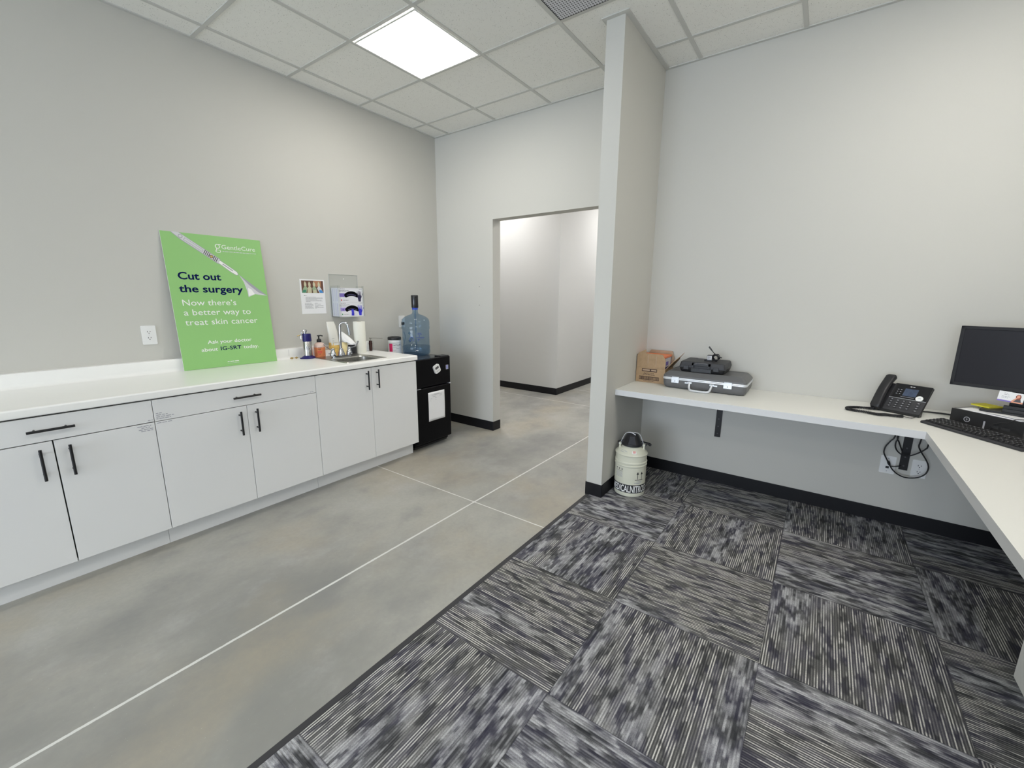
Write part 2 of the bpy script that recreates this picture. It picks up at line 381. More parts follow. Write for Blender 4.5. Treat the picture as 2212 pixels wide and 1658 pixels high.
    def text(s, body, o, u, v, m, height=None, width=None, align='L', bold=0.0, warp=None):
        """letters as flat printed shapes: cap height and width in metres, in the plane (o,u,v)"""
        vs, fs = glyphs(body, bold)
        xs = [p[0] for p in vs]; x0, x1 = min(xs), max(xs)
        sy = (height or 0.01)/0.70; sx = (width/(x1-x0)) if width else sy
        if height is None: sy = sx
        w = (x1-x0)*sx; dx = {'L': 0, 'C': -w/2, 'R': -w}[align]
        o, u, v = Vector(o), Vector(u), Vector(v)
        if warp: P = [warp((x-x0)*sx+dx, y*sy) for x, y in vs]
        else: P = [o+u*((x-x0)*sx+dx)+v*(y*sy) for x, y in vs]
        s.add(P, fs, m)
    def bars(s, o, u, v, rows, m, h=0.003, seed=1):
        """illegible small print: rows of (x, y, length) broken into word-length dashes"""
        rnd = random.Random(seed); o, u, v = Vector(o), Vector(u), Vector(v)
        for x, y, L in rows:
            q = 0
            while q < L-0.001:
                w = min(rnd.uniform(2.0, 6.0)*h, L-q)
                a = o+u*(x+q)+v*y
                s.add([a, a+u*w, a+u*w+v*h, a+v*h], [(0, 1, 2, 3)], m); q += w+h*0.9
    def obj(s, name, parent=None, bevel=0.0, seg=2, ang=35):
        me = bpy.data.meshes.new(name); me.from_pydata(s.v, [], s.f)
        for m in s.mats: me.materials.append(m)
        me.polygons.foreach_set('material_index', s.mi); me.polygons.foreach_set('use_smooth', s.sm)
        if any(s.sm): me.set_sharp_from_angle(angle=math.radians(ang))
        me.update()
        o = bpy.data.objects.new(name, me); COL.objects.link(o)
        if parent: o.parent = parent
        if bevel:
            b = o.modifiers.new('bevel', 'BEVEL'); b.width = bevel; b.segments = seg; b.limit_method = 'ANGLE'; b.angle_limit = math.radians(50)
            b.harden_normals = False
        return o

def tag(o, label, cat, group=None):
    o['label'] = label; o['category'] = cat
    if group: o['group'] = group
    return o
def thing(name, label, cat, loc=(0, 0, 0), rz=0.0, group=None):
    o = bpy.data.objects.new(name, None); COL.objects.link(o); o.location = loc; o.rotation_euler = (0, 0, rz); o.empty_display_size = 0.05
    return tag(o, label, cat, group)
def struct(o): o['kind'] = 'structure'; return o
def sbox(name, x0, x1, y0, y1, z0, z1, m):
    b = MB(); b.box(x0, x1, y0, y1, z0, z1, m); return struct(b.obj(name))
X, Y, Z = (1, 0, 0), (0, 1, 0), (0, 0, 1)

# ------------------------------------------------------------------ the room
CZ = 3.047; XL = -3.53; YB = 3.475; XR = 1.11; YF = -7.5
PX0, PX1, PY0 = -1.265, -1.147, 2.695
DX0, DX1, DZ = -2.757, PX0, 2.171
WT = 0.122
sbox('floor', -6.5, 1.3, YF-0.15, 8.6, -0.10, 0.0, 'concrete')
sbox('ceiling', -6.5, 1.3, YF-0.15, 8.6, CZ, CZ+0.10, 'ceiling')
b = MB(); b.box(-1.236, XR, YF, YB, 0.0, 0.007, 'carpet'); struct(b.obj('floor_carpet'))
b = MB(); b.prism([(0, 0), (0.032, 0), (0.032, 0.0085), (0.004, 0.0015)], (-1.264, YF, 0.0), X, Z, Y, PY0-YF-0.004, 'edge'); struct(b.obj('trim_1'))
sbox('wall_left', XL-0.12, XL, YF-0.15, YB+WT, 0, CZ, 'wall')
b = MB(); b.box(XL, DX0, YB, YB+WT, 0, CZ, 'wall'); b.box(DX0, DX1, YB, YB+WT, DZ, CZ, 'wall'); b.box(DX1, XR+0.12, YB, YB+WT, 0, CZ, 'wall')
for z in (1.525, 1.336): b.cyl((-2.936, YB-0.0006, z), (-2.936, YB+0.002, z), 0.004, 'dgrey', n=8)
struct(b.obj('wall_back'))
sbox('wall_partition', PX0, PX1, PY0, YB, 0, CZ, 'wall')
RY0, RY1, RZ0, RZ1 = -2.0, 0.5, 0.9, 2.3
b = MB(); b.box(XR, XR+0.12, YF-0.15, RY0, 0, CZ, 'wall'); b.box(XR, XR+0.12, RY1, YB, 0, CZ, 'wall'); b.box(XR, XR+0.12, RY0, RY1, 0, RZ0, 'wall'); b.box(XR, XR+0.12, RY0, RY1, RZ1, CZ, 'wall')
struct(b.obj('wall_right'))
b = MB()
for y0, y1 in ((RY0, RY0+0.05), (RY1-0.05, RY1), (-0.775, -0.725)): b.box(XR+0.05, XR+0.10, y0, y1, RZ0, RZ1, 'white')
for z0, z1 in ((RZ0, RZ0+0.05), (RZ1-0.05, RZ1)): b.box(XR+0.05, XR+0.10, RY0, RY1, z0, z1, 'white')
wo = struct(b.obj('window_2'))
b = MB(); b.box(XR+0.073, XR+0.078, RY0+0.04, RY1-0.04, RZ0+0.04, RZ1-0.04, 'glass'); b.obj('pane', wo)
WX0, WX1, WZ0, WZ1 = -3.30, 0.90, 0.30, 2.60
b = MB(); b.box(XL, WX0, YF-0.14, YF, 0, CZ, 'wall'); b.box(WX1, XR, YF-0.14, YF, 0, CZ, 'wall'); b.box(WX0, WX1, YF-0.14, YF, 0, WZ0, 'wall'); b.box(WX0, WX1, YF-0.14, YF, WZ1, CZ, 'wall')
struct(b.obj('wall_front'))
b = MB()
for x0, x1 in ((WX0, WX0+0.05), (WX1-0.05, WX1), (-1.175, -1.125)): b.box(x0, x1, YF-0.11, YF-0.05, WZ0, WZ1, 'white')
for z0, z1 in ((WZ0, WZ0+0.05), (WZ1-0.05, WZ1)): b.box(WX0, WX1, YF-0.11, YF-0.05, z0, z1, 'white')
wo = struct(b.obj('window_1'))
b = MB(); b.box(WX0+0.04, WX1-0.04, YF-0.083, YF-0.078, WZ0+0.04, WZ1-0.04, 'glass'); b.obj('pane', wo)
# hall beyond the doorway
sbox('wall_hall_corner', -6.5, -3.085, 5.395, 8.6, 0, CZ, 'hall')
sbox('wall_hall_end', -3.085, 1.3, 8.45, 8.6, 0, CZ, 'hall')
sbox('wall_hall_right', -0.62, -0.50, YB+WT, 8.45, 0, CZ, 'hall')
sbox('wall_hall_left', -6.5, -6.38, YB-0.4, 5.395, 0, CZ, 'hall')
sbox('wall_hall_near', -6.38, XL-0.12, YB, YB+WT, 0, CZ, 'hall')
# rubber base
def base(name, segs):
    b = MB()
    for x0, x1, y0, y1 in segs: b.box(x0, x1, y0, y1, 0.0, 0.100, 'rubber')
    struct(b.obj(name, bevel=0.004))
T = 0.006
base('baseboard_back', [(XL, DX0, YB-T, YB), (DX0-0.0005, DX0+T, YB-T, YB+WT)])
base('baseboard_left', [(XL, XL+T, 2.53, YB-T)])
base('baseboard_partition', [(PX0-T, PX1+T, PY0-T, PY0), (PX1, PX1+T, PY0, YB-T), (PX0-T, PX0, PY0, YB+WT)])
base('baseboard_desk', [(PX1+T, XR-T, YB-T, YB)])
base('baseboard_right', [(XR-T, XR, YF, YB)])
base('baseboard_hall', [(-6.38, -3.085+T, 5.395-T, 5.395), (-3.085, -3.085+T, 5.395, 8.45)])
# suspended ceiling grid
b = MB(); TB = 0.0125
for k in range(-9, 12):
    x = -2.112+0.604*k if False else -2.1115+0.6043*k
    if XL < x < XR:
        y1 = YB
        b.box(x-TB, x+TB, YF, y1, CZ-0.005, CZ, 'tbar')
for k in range(-16, 3):
    y = 1.9325+0.6145*k
    b.box(XL, XR, y-TB, y+TB, CZ-0.0045, CZ, 'tbar')
for x0, x1, y0, y1 in ((XL, XL+0.022, YF, YB), (XL+0.022, PX0-0.022, YB-0.022, YB), (PX1+0.03, XR-0.022, YB-0.022, YB), (PX1, PX1+0.03, PY0, YB), (PX0-0.022, PX0, PY0, YB), (PX0-0.022, PX1+0.03, PY0-0.03, PY0), (XR-0.022, XR, YF, YB)):
    b.box(x0, x1, y0, y1, CZ-0.006, CZ, 'tbar')
struct(b.obj('trim_2'))

# ------------------------------------------------------------------ lit ceiling panels and the air grille
def ceiling_light(x0, y0, label, s=0.585, m='panel', sy=None):
    sy = sy or s
    t = thing('ceiling_light', label, 'ceiling light', (x0, y0, CZ-0.006), group=None)
    b = MB(); w = 0.012
    b.box(0, s, 0, w, -0.004, 0, 'white'); b.box(0, s, sy-w, sy, -0.004, 0, 'white'); b.box(0, w, w, sy-w, -0.004, 0, 'white'); b.box(s-w, s, w, sy-w, -0.004, 0, 'white')
    b.obj('frame', t)
    b = MB(); b.prism(b.rrect(w, s-w, w, sy-w, 0.01), (0, 0, -0.003), X, Y, Z, 0.002, m); b.obj('diffuser', t)
    return t
ceiling_light(-2.7035, 1.953, 'lit square flat panel light in the ceiling over the concrete floor')
ceiling_light(-2.7035, -2.962, 'assumed ceiling panel added unseen behind the camera to light the cabinet side')  # assumed fixture out of view, added to light the cabinet side
ceiling_light(-0.286, -1.119, 'unseen ceiling panel added behind the camera to light the carpet side')  # added out of view, placed by the brightness it gives the room
ceiling_light(0.318, 1.953, 'lit ceiling panel over the desk corner, just out of view')
ceiling_light(-0.286, -2.962, 'assumed ceiling panel out of view near the rear window, added for fill')  # unseen panel put in for general fill light
ceiling_light(-2.50, 6.45, 'lit hall ceiling panel beyond the far corner', m='hpanel')
ceiling_light(-1.75, 4.55, 'extra unseen hall panel past the doorway, added to brighten the hall', m='hpanel')  # third hall panel, added out of sight to raise the hall's brightness
ceiling_light(-4.35, 4.35, 'lit hall ceiling panel left of the doorway', m='hpanel')
t = thing('ceiling_vent', 'white perforated square air grille in the ceiling beside the partition wall', 'air vent', (-1.494, 1.945, CZ-0.006))
b = MB(); b.box(0, 0.585, 0, 0.589, -0.003, 0, 'tbar'); b.box(0.006, 0.579, 0.006, 0.583, -0.0035, -0.002, 'inkdark'); b.obj('frame', t)
b = MB(); b.box(0.014, 0.571, 0.014, 0.575, -0.006, -0.0035, 'grille'); b.obj('grille', t)

# ------------------------------------------------------------------ base cabinets
FX = -2.849            # door faces
def bar_handle(parent, x, a, bpt, vertical=True):
    """bar pull on two posts; a/bpt = ends of the bar as (y, z) in the parent's frame"""
    b = MB(); xo = x+0.032
    p0, p1 = Vector((xo, a[0], a[1])), Vector((xo, bpt[0], bpt[1])); d = (p1-p0)
    b.cyl(p0, p1, 0.006, 'blackmetal', n=14)
    for k in (0.17, 0.83):
        q = p0+d*k; b.cyl((x, q.y, q.z), (xo, q.y, q.z), 0.0045, 'blackmetal', n=10)
    return b.obj('handle', parent, bevel=0.0008, seg=1)
def cabinet(y0, w, drawer, label, rows_draw=None, rows_l=None, rows_r=None, gap=0.0013):
    t = thing('base_cabinet', label, 'cabinet', (XL, y0, 0), group='white base cabinets along the left wall')
    d = FX-XL; g = 0.0016; ft = 0.019
    b = MB(); x1_ = d-ft-0.003
    for q in ((0.012, x1_, 0.0, 0.018, 0.112, 0.868), (0.012, x1_, w-0.018, w, 0.112, 0.868), (0.012, 0.02, 0.018, w-0.018, 0.112, 0.868), (0.02, x1_, 0.018, w-0.018, 0.112, 0.13)): b.box(*q, 'carcass')
    b.box(d-ft-0.004, d-ft-0.001, 0.006, w-0.006, 0.13, 0.868, 'gapdark'); b.obj('body', t)  # near-black sheet behind the fronts, paints the shade in their gaps
    b = MB(); b.box(0.02, d-0.085, 0.0008, w-0.0008, 0.0, 0.112, 'laminate'); b.obj('toe_kick', t)
    zt = 0.867
    if drawer:
        b = MB(); b.box(d-ft, d, g, w-g, 0.7482+gap, zt, 'laminate')
        if rows_draw: b.bars((d+0.0006, 0, 0), Y, Z, rows_draw, 'mgrey', 0.0042)
        dr = b.obj('drawer', t, bevel=0.0012)
        hc = w/2-0.0; L = 0.078
        bar_handle(dr, d, (hc-L, 0.808), (hc+L, 0.808))
        zt = 0.7462
    for k, (a, c) in enumerate(((g, w/2-gap), (w/2+gap, w-g))):
        b = MB(); b.box(d-ft, d, a, c, 0.122, zt, 'laminate')
        rows = (rows_l, rows_r)[k]
        if rows: b.bars((d+0.0006, 0, 0), Y, Z, rows, 'mgrey', 0.0042, seed=5+k)
        do = b.obj('door', t, bevel=0.0012)
        yy = c-0.046 if k == 0 else a+0.046
        z0 = 0.571 if drawer else 0.700
        bar_handle(do, d, (yy, z0), (yy, z0+0.15))
    return t
cabinet(-0.100, 0.762, True, 'white base cabinet nearest the camera, at the left end of the run', rows_draw=[(0.735, 0.7595, 0.02)],
        rows_r=[(0.687, 0.733, 0.058), (0.703, 0.724, 0.036), (0.691, 0.715, 0.064), (0.700, 0.7065, 0.05)], gap=0.0026)
cabinet(0.662, 0.914, True, 'white base cabinet under the green poster, middle of the run', rows_draw=[(0.010, 0.790, 0.026), (0.011, 0.780, 0.05), (0.010, 0.770, 0.078), (0.009, 0.760, 0.064), (0.868, 0.757, 0.026)],
        rows_l=[(0.009, 0.7365, 0.066)])
cabinet(1.576, 0.929, False, 'white two door sink base cabinet next to the black fridge')

# ------------------------------------------------------------------ worktop with coved backsplash
t = thing('countertop', 'long white laminate countertop on the cabinets along the left wall', 'countertop', (XL, 0, 0.875))
SX0, SX1, SY0, SY1 = 0.175, 0.605, 1.885, 2.245      # sink cut-out, local x/y
y0, y1 = -0.105, 2.515; dd = 0.69
b = MB()
def nose(y0, y1):
    pr = [(SX1, 0.0), (dd-0.004, 0.0), (dd, 0.004)]+[(dd-0.010+0.010*math.cos(a), 0.031+0.010*math.sin(a)) for a in [PI/2*k/6 for k in range(7)]]+[(SX1, 0.041)]
    b.prism(pr, (0, y0, 0), X, Z, Y, y1-y0, 'top', True)
nose(y0, y1)
b.box(0.02, SX1, y0, SY0, 0, 0.041, 'top'); b.box(0.02, SX1, SY1, y1, 0, 0.041, 'top'); b.box(0.02, SX0, SY0, SY1, 0, 0.041, 'top')
b.obj('worktop', t, ang=40)
b = MB()
pr = [(0, 0), (0.052, 0.0), (0.052, 0.041)]+[(0.075-0.023*math.cos(a), 0.064-0.023*math.sin(a)) for a in [PI/2*(1-k/5) for k in range(6)]]+[(0.052, 0.066), (0.052, 0.118), (0.048, 0.124), (0.0, 0.124)]
b.prism(pr, (0, y0, 0), X, Z, Y, y1-y0, 'top', True)
b.box(0.05, 0.0526, 1.722, 1.7235, 0.066, 0.118, 'mgrey')
b.obj('backsplash', t, ang=40)

# ------------------------------------------------------------------ sink and faucet
t = thing('sink', 'small stainless steel drop-in sink set in the white counter', 'sink', (XL, 0, 0.916))
b = MB(); rx0, rx1, ry0, ry1 = 0.16, 0.618, 1.87, 2.258
bx0, bx1, by0, by1 = 0.335, 0.575, 1.905, 2.215
def ring(x0, x1, y0, y1, r, z): return [(p[0], p[1], z) for p in b.rrect(x0, x1, y0, y1, r, 4)]
b.loft([ring(rx0, rx1, ry0, ry1, 0.02, 0.0), ring(rx0+0.003, rx1-0.003, ry0+0.003, ry1-0.003, 0.02, 0.0045), ring(rx0+0.012, rx1-0.012, ry0+0.012, ry1-0.012, 0.02, 0.004),
        ring(bx0-0.006, bx1+0.006, by0-0.006, by1+0.006, 0.05, 0.0015), ring(bx0, bx1, by0, by1, 0.048, -0.006), ring(bx0+0.006, bx1-0.006, by0+0.006, by1-0.006, 0.045, -0.145), ring(bx0+0.03, bx1-0.03, by0+0.03, by1-0.03, 0.03, -0.160)], 'steel', cap=False)
b.poly(ring(bx0+0.03, bx1-0.03, by0+0.03, by1-0.03, 0.03, -0.160), 'steel')
b.obj('basin', t)
b = MB(); b.lathe([(0.0, 0.004), (0.018, 0.004), (0.035, 0.003), (0.042, 0.0)], 'chrome', (0.455, 2.06, -0.159), 24); b.obj('drain', t)
t = thing('faucet', 'chrome gooseneck faucet with two wrist blade handles behind the sink', 'faucet', (-3.27, 2.058, 0.919))
b = MB(); b.rbox(-0.028, 0.028, -0.088, 0.088, 0, 0.012, 0.026, 'chrome')
b.lathe([(0.030, 0.012), (0.027, 0.03), (0.019, 0.05), (0.016, 0.068), (0.0, 0.07)], 'chrome', (0, 0, 0), 24); b.obj('base', t, bevel=0.002)
b = MB(); pts = [(0, 0, 0.06), (0, 0, 0.14), (0.0, 0.003, 0.24)]
for k in range(1, 11):
    a = PI*k/10*1.02; R = 0.034
    pts.append(((R-R*math.cos(a))*0.72, 0.003+(R-R*math.cos(a))*0.66, 0.249+R*math.sin(a)))
pts += [(0.052, 0.051, 0.222), (0.055, 0.054, 0.192)]
b.tube(catmull(pts, 4), 0.0105, 'chrome', 14); b.cyl((0.0545, 0.0535, 0.200), (0.0555, 0.0545, 0.180), 0.0125, 'chrome'); b.obj('spout', t)
for sgn in (-1, 1):
    b = MB(); y = 0.075*sgn
    b.lathe([(0.024, 0.0), (0.025, 0.012), (0.022, 0.026), (0.017, 0.036), (0.015, 0.058), (0.010, 0.064), (0, 0.065)], 'chrome', (0, y, 0.01), 22)
    p = catmull([(0.0, y, 0.066), (0.012, y+0.014*sgn, 0.068), (0.022, y+0.045*sgn, 0.076), (0.020, y+0.066*sgn, 0.096), (0.012, y+0.082*sgn, 0.116)], 6)
    b.tube(p, [0.006+0.007*(i/(len(p)-1)) for i in range(len(p))], 'chrome', 10, flat=0.42, up=(0, -0.3*sgn, 1))
    b.obj('handle', t)

# ------------------------------------------------------------------ green poster leaning on the wall
PO = Vector((-3.444, 0.999, 0.9172)); th = math.atan2(0.0795, 0.906)
t_up = Vector((-math.sin(th), 0, math.cos(th))); t_n = Vector((math.cos(th), 0, math.sin(th)))
t = thing('poster_board', 'tall green printed poster board with a scalpel leaning on the wall', 'poster', tuple(PO))
b = MB(); PW, PH = 0.61, 0.912
U, V, N = Vector(Y), t_up, t_n
b.prism([(0, 0), (PW, 0), (PW, PH), (0, PH)], N*-0.005, U, V, N, 0.005, 'foam')
b.add([N*0.0003, N*0.0003+U*PW, N*0.0003+U*PW+V*PH, N*0.0003+V*PH], [(0, 1, 2, 3)], 'green')
L1, L2, L3, L4 = N*0.0007, N*0.0010, N*0.0013, N*0.0016
def P(pts, m, L=L1): b.add([L+U*x+V*y for x, y in pts], [tuple(range(len(pts)))], m)
def circ(c, r, n=20, e=1.0): return [(c[0]+r*math.cos(2*PI*k/n), c[1]+r*e*math.sin(2*PI*k/n)) for k in range(n)]
ax = Vector((0.072, 0.9145)); bx = Vector((0.428, 0.654)); dv = (bx-ax).normalized(); nv = Vector((-dv.y, dv.x))
def Q(a, o): q = ax+dv*a+nv*o; return (q.x, q.y)
LEN = (bx-ax).length; h = 0.0195
P([(0.056, 0.912), (0.104, 0.912), Q(0.30, h), Q(0.306, -h*0.9), Q(0.06, -h)], 'mgrey')
P([(0.061, 0.912), (0.101, 0.912), Q(0.298, h-0.004), Q(0.302, -h*0.9+0.004), Q(0.06, -h+0.004)], 'pgrey', L2)
P(circ(Q(0.045, 0.0), 0.013), 'mgrey', L3); P(circ(Q(0.045, 0.0), 0.009), 'pgrey', L4)
P([Q(0.068, 0.009), Q(0.19, 0.008), Q(0.19, -0.008), Q(0.068, -0.009)], 'mgrey', L3); P([Q(0.071, 0.0065), Q(0.187, 0.0055), Q(0.187, -0.0055), Q(0.071, -0.0065)], 'pgrey', L4)
for k in range(9):
    if k in (4, 5): continue
    a0 = 0.196+k*0.0105; P([Q(a0, 0.015), Q(a0+0.005, 0.015), Q(a0+0.008, -0.013), Q(a0+0.003, -0.013)], 'dgrey', L3)
P(circ(Q(0.247, 0.0), 0.012), 'dgrey', L3); P(circ(Q(0.247, 0.0), 0.008), 'brass', L4)
P([Q(0.298, 0.013), Q(0.425, 0.010), Q(0.443, -0.002), Q(0.436, -0.015), Q(0.40, -0.018), Q(0.30, -0.013)], 'mgrey')
P([Q(0.300, 0.010), Q(0.424, 0.007), Q(0.439, -0.003), Q(0.433, -0.012), Q(0.40, -0.015), Q(0.302, -0.010)], 'printwhite', L2)
P([Q(0.325, 0.003), Q(0.40, 0.002), Q(0.40, -0.005), Q(0.325, -0.004)], 'mgrey', L3)
P([(0.430, 0.652), (0.606, 0.503), (0.520, 0.5135), (0.473, 0.492), (0.470, 0.535), (0.455, 0.600)], 'pgrey'); P([(0.430, 0.652), (0.606, 0.503), (0.545, 0.528), (0.488, 0.580)], 'mgrey', L2)
P([(0.475, 0.50), (0.52, 0.513), (0.50, 0.548), (0.478, 0.56)], 'printwhite', L2)
def TX(s, x, y, width, m, height, bold=0.0, align='L', L=L2): b.text(s, L+U*x+V*y, U, V, m, height=height, width=width, bold=bold, align=align)
TX('Cut out', 0.056, 0.608, 0.254, 'navy', 0.047, 0.022); TX('the surgery', 0.050, 0.523, 0.391, 'navy', 0.047, 0.022)
TX("Now there\u2019s", 0.056, 0.4335, 0.326, 'printwhite', 0.040); TX('a better way to', 0.054, 0.3685, 0.417, 'printwhite', 0.040); TX('treat skin cancer', 0.052, 0.302, 0.458, 'printwhite', 0.040)
TX('Ask your doctor', 0.162, 0.169, 0.286, 'printwhite', 0.024, 0.010); TX('about', 0.118, 0.118, 0.100, 'printwhite', 0.024, 0.010); TX('IG-SRT', 0.236, 0.118, 0.135, 'navy', 0.026, 0.014); TX('today.', 0.386, 0.118, 0.105, 'printwhite', 0.024, 0.010)
TX('GentleCure', 0.344, 0.8265, 0.222, 'printwhite', 0.029, -0.004)
b.bars(L2, U, V, [(0.346, 0.8075, 0.222)], 'pgrey', 0.0045); b.bars(L2, U, V, [(0.266, 0.0305, 0.078)], 'printwhite', 0.005); b.bars(L2, U, V, [(0.266, 0.020, 0.078)], 'pgrey', 0.0022)
def ringp(c, r, w, e=1.0, a0=0, a1=360, n=28, m='printwhite'):
    for k in range(n):
        p, q = math.radians(a0+(a1-a0)*k/n), math.radians(a0+(a1-a0)*(k+1)/n)
        P([(c[0]+(r-w)*math.cos(p), c[1]+(r-w)*e*math.sin(p)), (c[0]+r*math.cos(p), c[1]+r*e*math.sin(p)), (c[0]+r*math.cos(q), c[1]+r*e*math.sin(q)), (c[0]+(r-w)*math.cos(q), c[1]+(r-w)*e*math.sin(q))], m, L2)
ringp((0.319, 0.842), 0.0155, 0.0045); ringp((0.320, 0.809), 0.017, 0.0045, 0.62); P([(0.327, 0.8575), (0.341, 0.8575), (0.341, 0.853), (0.327, 0.853)], 'printwhite', L2)
ringp((0.315, 0.822), 0.0075, 0.0035, 0.8, 90, 270, 12)
b.obj('printed_board', t)

# ------------------------------------------------------------------ electrical plates
def outlet(loc, n, u, label, duplex=True, size=(0.075, 0.121)):
    """u = direction to the viewer's right along the wall, n = out of the wall"""
    t = thing('wall_outlet', label, 'outlet', loc)
    n, u = Vector(n), Vector(u); v = Vector(Z); w, h = size
    b = MB(); b.prism(b.rrect(-w/2, w/2, -h/2, h/2, 0.005, 3), Vector((0, 0, 0)), u, v, n, 0.005, 'white'); b.obj('cover_plate', t, bevel=0.0015)
    if duplex:
        for s in (-1, 1):
            b = MB(); c = v*(0.0195*s)+n*0.005
            b.prism(b.rrect(-0.0165, 0.0165, -0.0135, 0.0135, 0.011, 4), c, u, v, n, 0.002, 'white')
            for x, y, ww, hh in ((-0.0065, 0.003, 0.0028, 0.0085), (0.0065, 0.003, 0.0028, 0.0070)): b.prism([(x-ww/2, y-hh/2), (x+ww/2, y-hh/2), (x+ww/2, y+hh/2), (x-ww/2, y+hh/2)], c+n*0.002, u, v, n, 0.0003, 'inkdark')
            b.prism([(0.0028*math.cos(a*PI/4), -0.0075+0.0028*math.sin(a*PI/4)) for a in range(8)], c+n*0.002, u, v, n, 0.0003, 'inkdark')
            b.obj('socket', t)
        b = MB(); b.cyl(n*0.005, n*0.0062, 0.003, 'pgrey', n=10); b.obj('screw', t)
    else:
        b = MB(); b.prism([(-0.008, -0.024), (0.008, -0.024), (0.008, -0.010), (-0.008, -0.010)], n*0.005, u, v, n, 0.0006, 'inkdark'); b.obj('data_port', t)
        for s in (-1, 1):
            b = MB(); b.cyl(v*(0.042*s)+n*0.005, v*(0.042*s)+n*0.0062, 0.003, 'mgrey', n=10); b.obj('screw', t)
    return t
outlet((XL, 0.864, 1.163), X, Y, 'white duplex outlet on the left wall beside the green poster')
t = outlet((XL, 2.932, 1.167), X, Y, 'white duplex outlet partly hidden behind the blue water bottle')
b = MB(); b.box(0.007, 0.03, -0.014, 0.014, -0.033, -0.006, 'black'); b.obj('plug', t, bevel=0.003)
outlet((0.444, YB, 0.394), (0, -1, 0), X, 'white data port plate under the desk, left of the bracket', duplex=False, size=(0.074, 0.115))
outlet((0.590, YB, 0.399), (0, -1, 0), X, 'white duplex outlet under the desk, right of the bracket', size=(0.070, 0.113))

# ------------------------------------------------------------------ notice and acrylic glove holder on the left wall
t = thing('notice_sheet', 'white printed notice with a photo of spray bottles taped to the wall', 'notice', (XL+0.001, 1.8905, 1.2705))
b = MB(); U, V, N = Vector(Y), Vector(Z), Vector(X)
def R_(x0, x1, y0, y1, m, L): b.add([N*L+U*x0+V*y0, N*L+U*x1+V*y0, N*L+U*x1+V*y1, N*L+U*x0+V*y1], [(0, 1, 2, 3)], m)
b.box(0.0, 0.0012, 0, 0.216, 0, 0.2845, 'paper')
R_(0.013, 0.2045, 0.1735, 0.2735, 'notebrown', 0.0018); R_(0.118, 0.185, 0.225, 0.2735, 'notetan', 0.0022)
def PP(pts, m, L): b.add([N*L+U*x+V*y for x, y in pts], [tuple(range(len(pts)))], m)
for cx, tilt, m1, m2 in ((0.045, -0.014, 'nb1', 'nb4'), (0.082, -0.004, 'nb2', 'nb2'), (0.122, 0.006, 'nb1', 'nb2'), (0.165, 0.02, 'pgrey', 'nb3')):
    PP([(cx+tilt-0.019, 0.1735), (cx+tilt+0.019, 0.1735), (cx+0.018, 0.212), (cx+0.006, 0.228), (cx-0.006, 0.228), (cx-0.018, 0.212)], m1, 0.0024)
    PP([(cx+tilt-0.016, 0.1755), (cx+tilt+0.016, 0.1755), (cx+tilt*0.5+0.013, 0.198), (cx+tilt*0.5-0.013, 0.198)], m2, 0.0027)
    PP([(cx-0.009, 0.228), (cx+0.009, 0.228), (cx+0.011, 0.246), (cx+0.002, 0.266), (cx-0.004, 0.266), (cx-0.011, 0.246)], 'nb2', 0.0027)
b.bars(N*0.0018, U, V, [(0.028, 0.149, 0.020)], 'inkdark', 0.004)
b.bars(N*0.0018, U, V, [(0.040, 0.138-0.0065*k, (0.09, 0.15, 0.15, 0.10, 0.14, 0.15, 0.04)[k]) for k in range(7)], 'ink', 0.0022, 3)
b.bars(N*0.0018, U, V, [(0.030, 0.086-0.0068*k, (0.06, 0.075, 0.07, 0.075, 0.06, 0.07, 0.075)[k]) for k in range(7)]+[(0.115, 0.086-0.0068*k, (0.03, 0.055, 0.0, 0.08, 0.03, 0.08, 0.02)[k]) for k in range(7)], 'ink', 0.0024, 4)
b.obj('printed_sheet', t)

t = thing('glove_box_holder', 'clear acrylic wall holder for two glove boxes above the sink', 'glove box holder', (XL+0.001, 2.150, 1.238))
b = MB(); b.box(0, 0.003, 0, 0.287, 0, 0.370, 'acrylic')
for x0, x1, y0, y1 in ((0, 0.0035, 0.0, 0.0022), (0, 0.0035, 0.2848, 0.287)): b.box(x0, x1, y0, y1, 0, 0.37, 'acrylicedge')
b.box(0, 0.0035, 0, 0.287, 0.368, 0.370, 'acrylicedge'); b.cyl((0.003, 0.143, 0.332), (0.0055, 0.143, 0.332), 0.0045, 'white', n=10); b.obj('back_panel', t)
b = MB(); b.box(0.003, 0.118, 0.008, 0.266, 0.0, 0.004, 'acrylic'); b.box(0.114, 0.118, 0.008, 0.266, 0.0, 0.006, 'acrylicedge'); b.box(0.003, 0.118, 0.262, 0.265, 0.0, 0.27, 'acrylic'); b.box(0.003, 0.118, 0.008, 0.011, 0.0, 0.27, 'acrylic')
b.box(0.1145, 0.118, 0.008, 0.03, 0.004, 0.27, 'acrylic'); b.box(0.1145, 0.118, 0.244, 0.265, 0.004, 0.27, 'acrylic'); b.obj('tray', t)

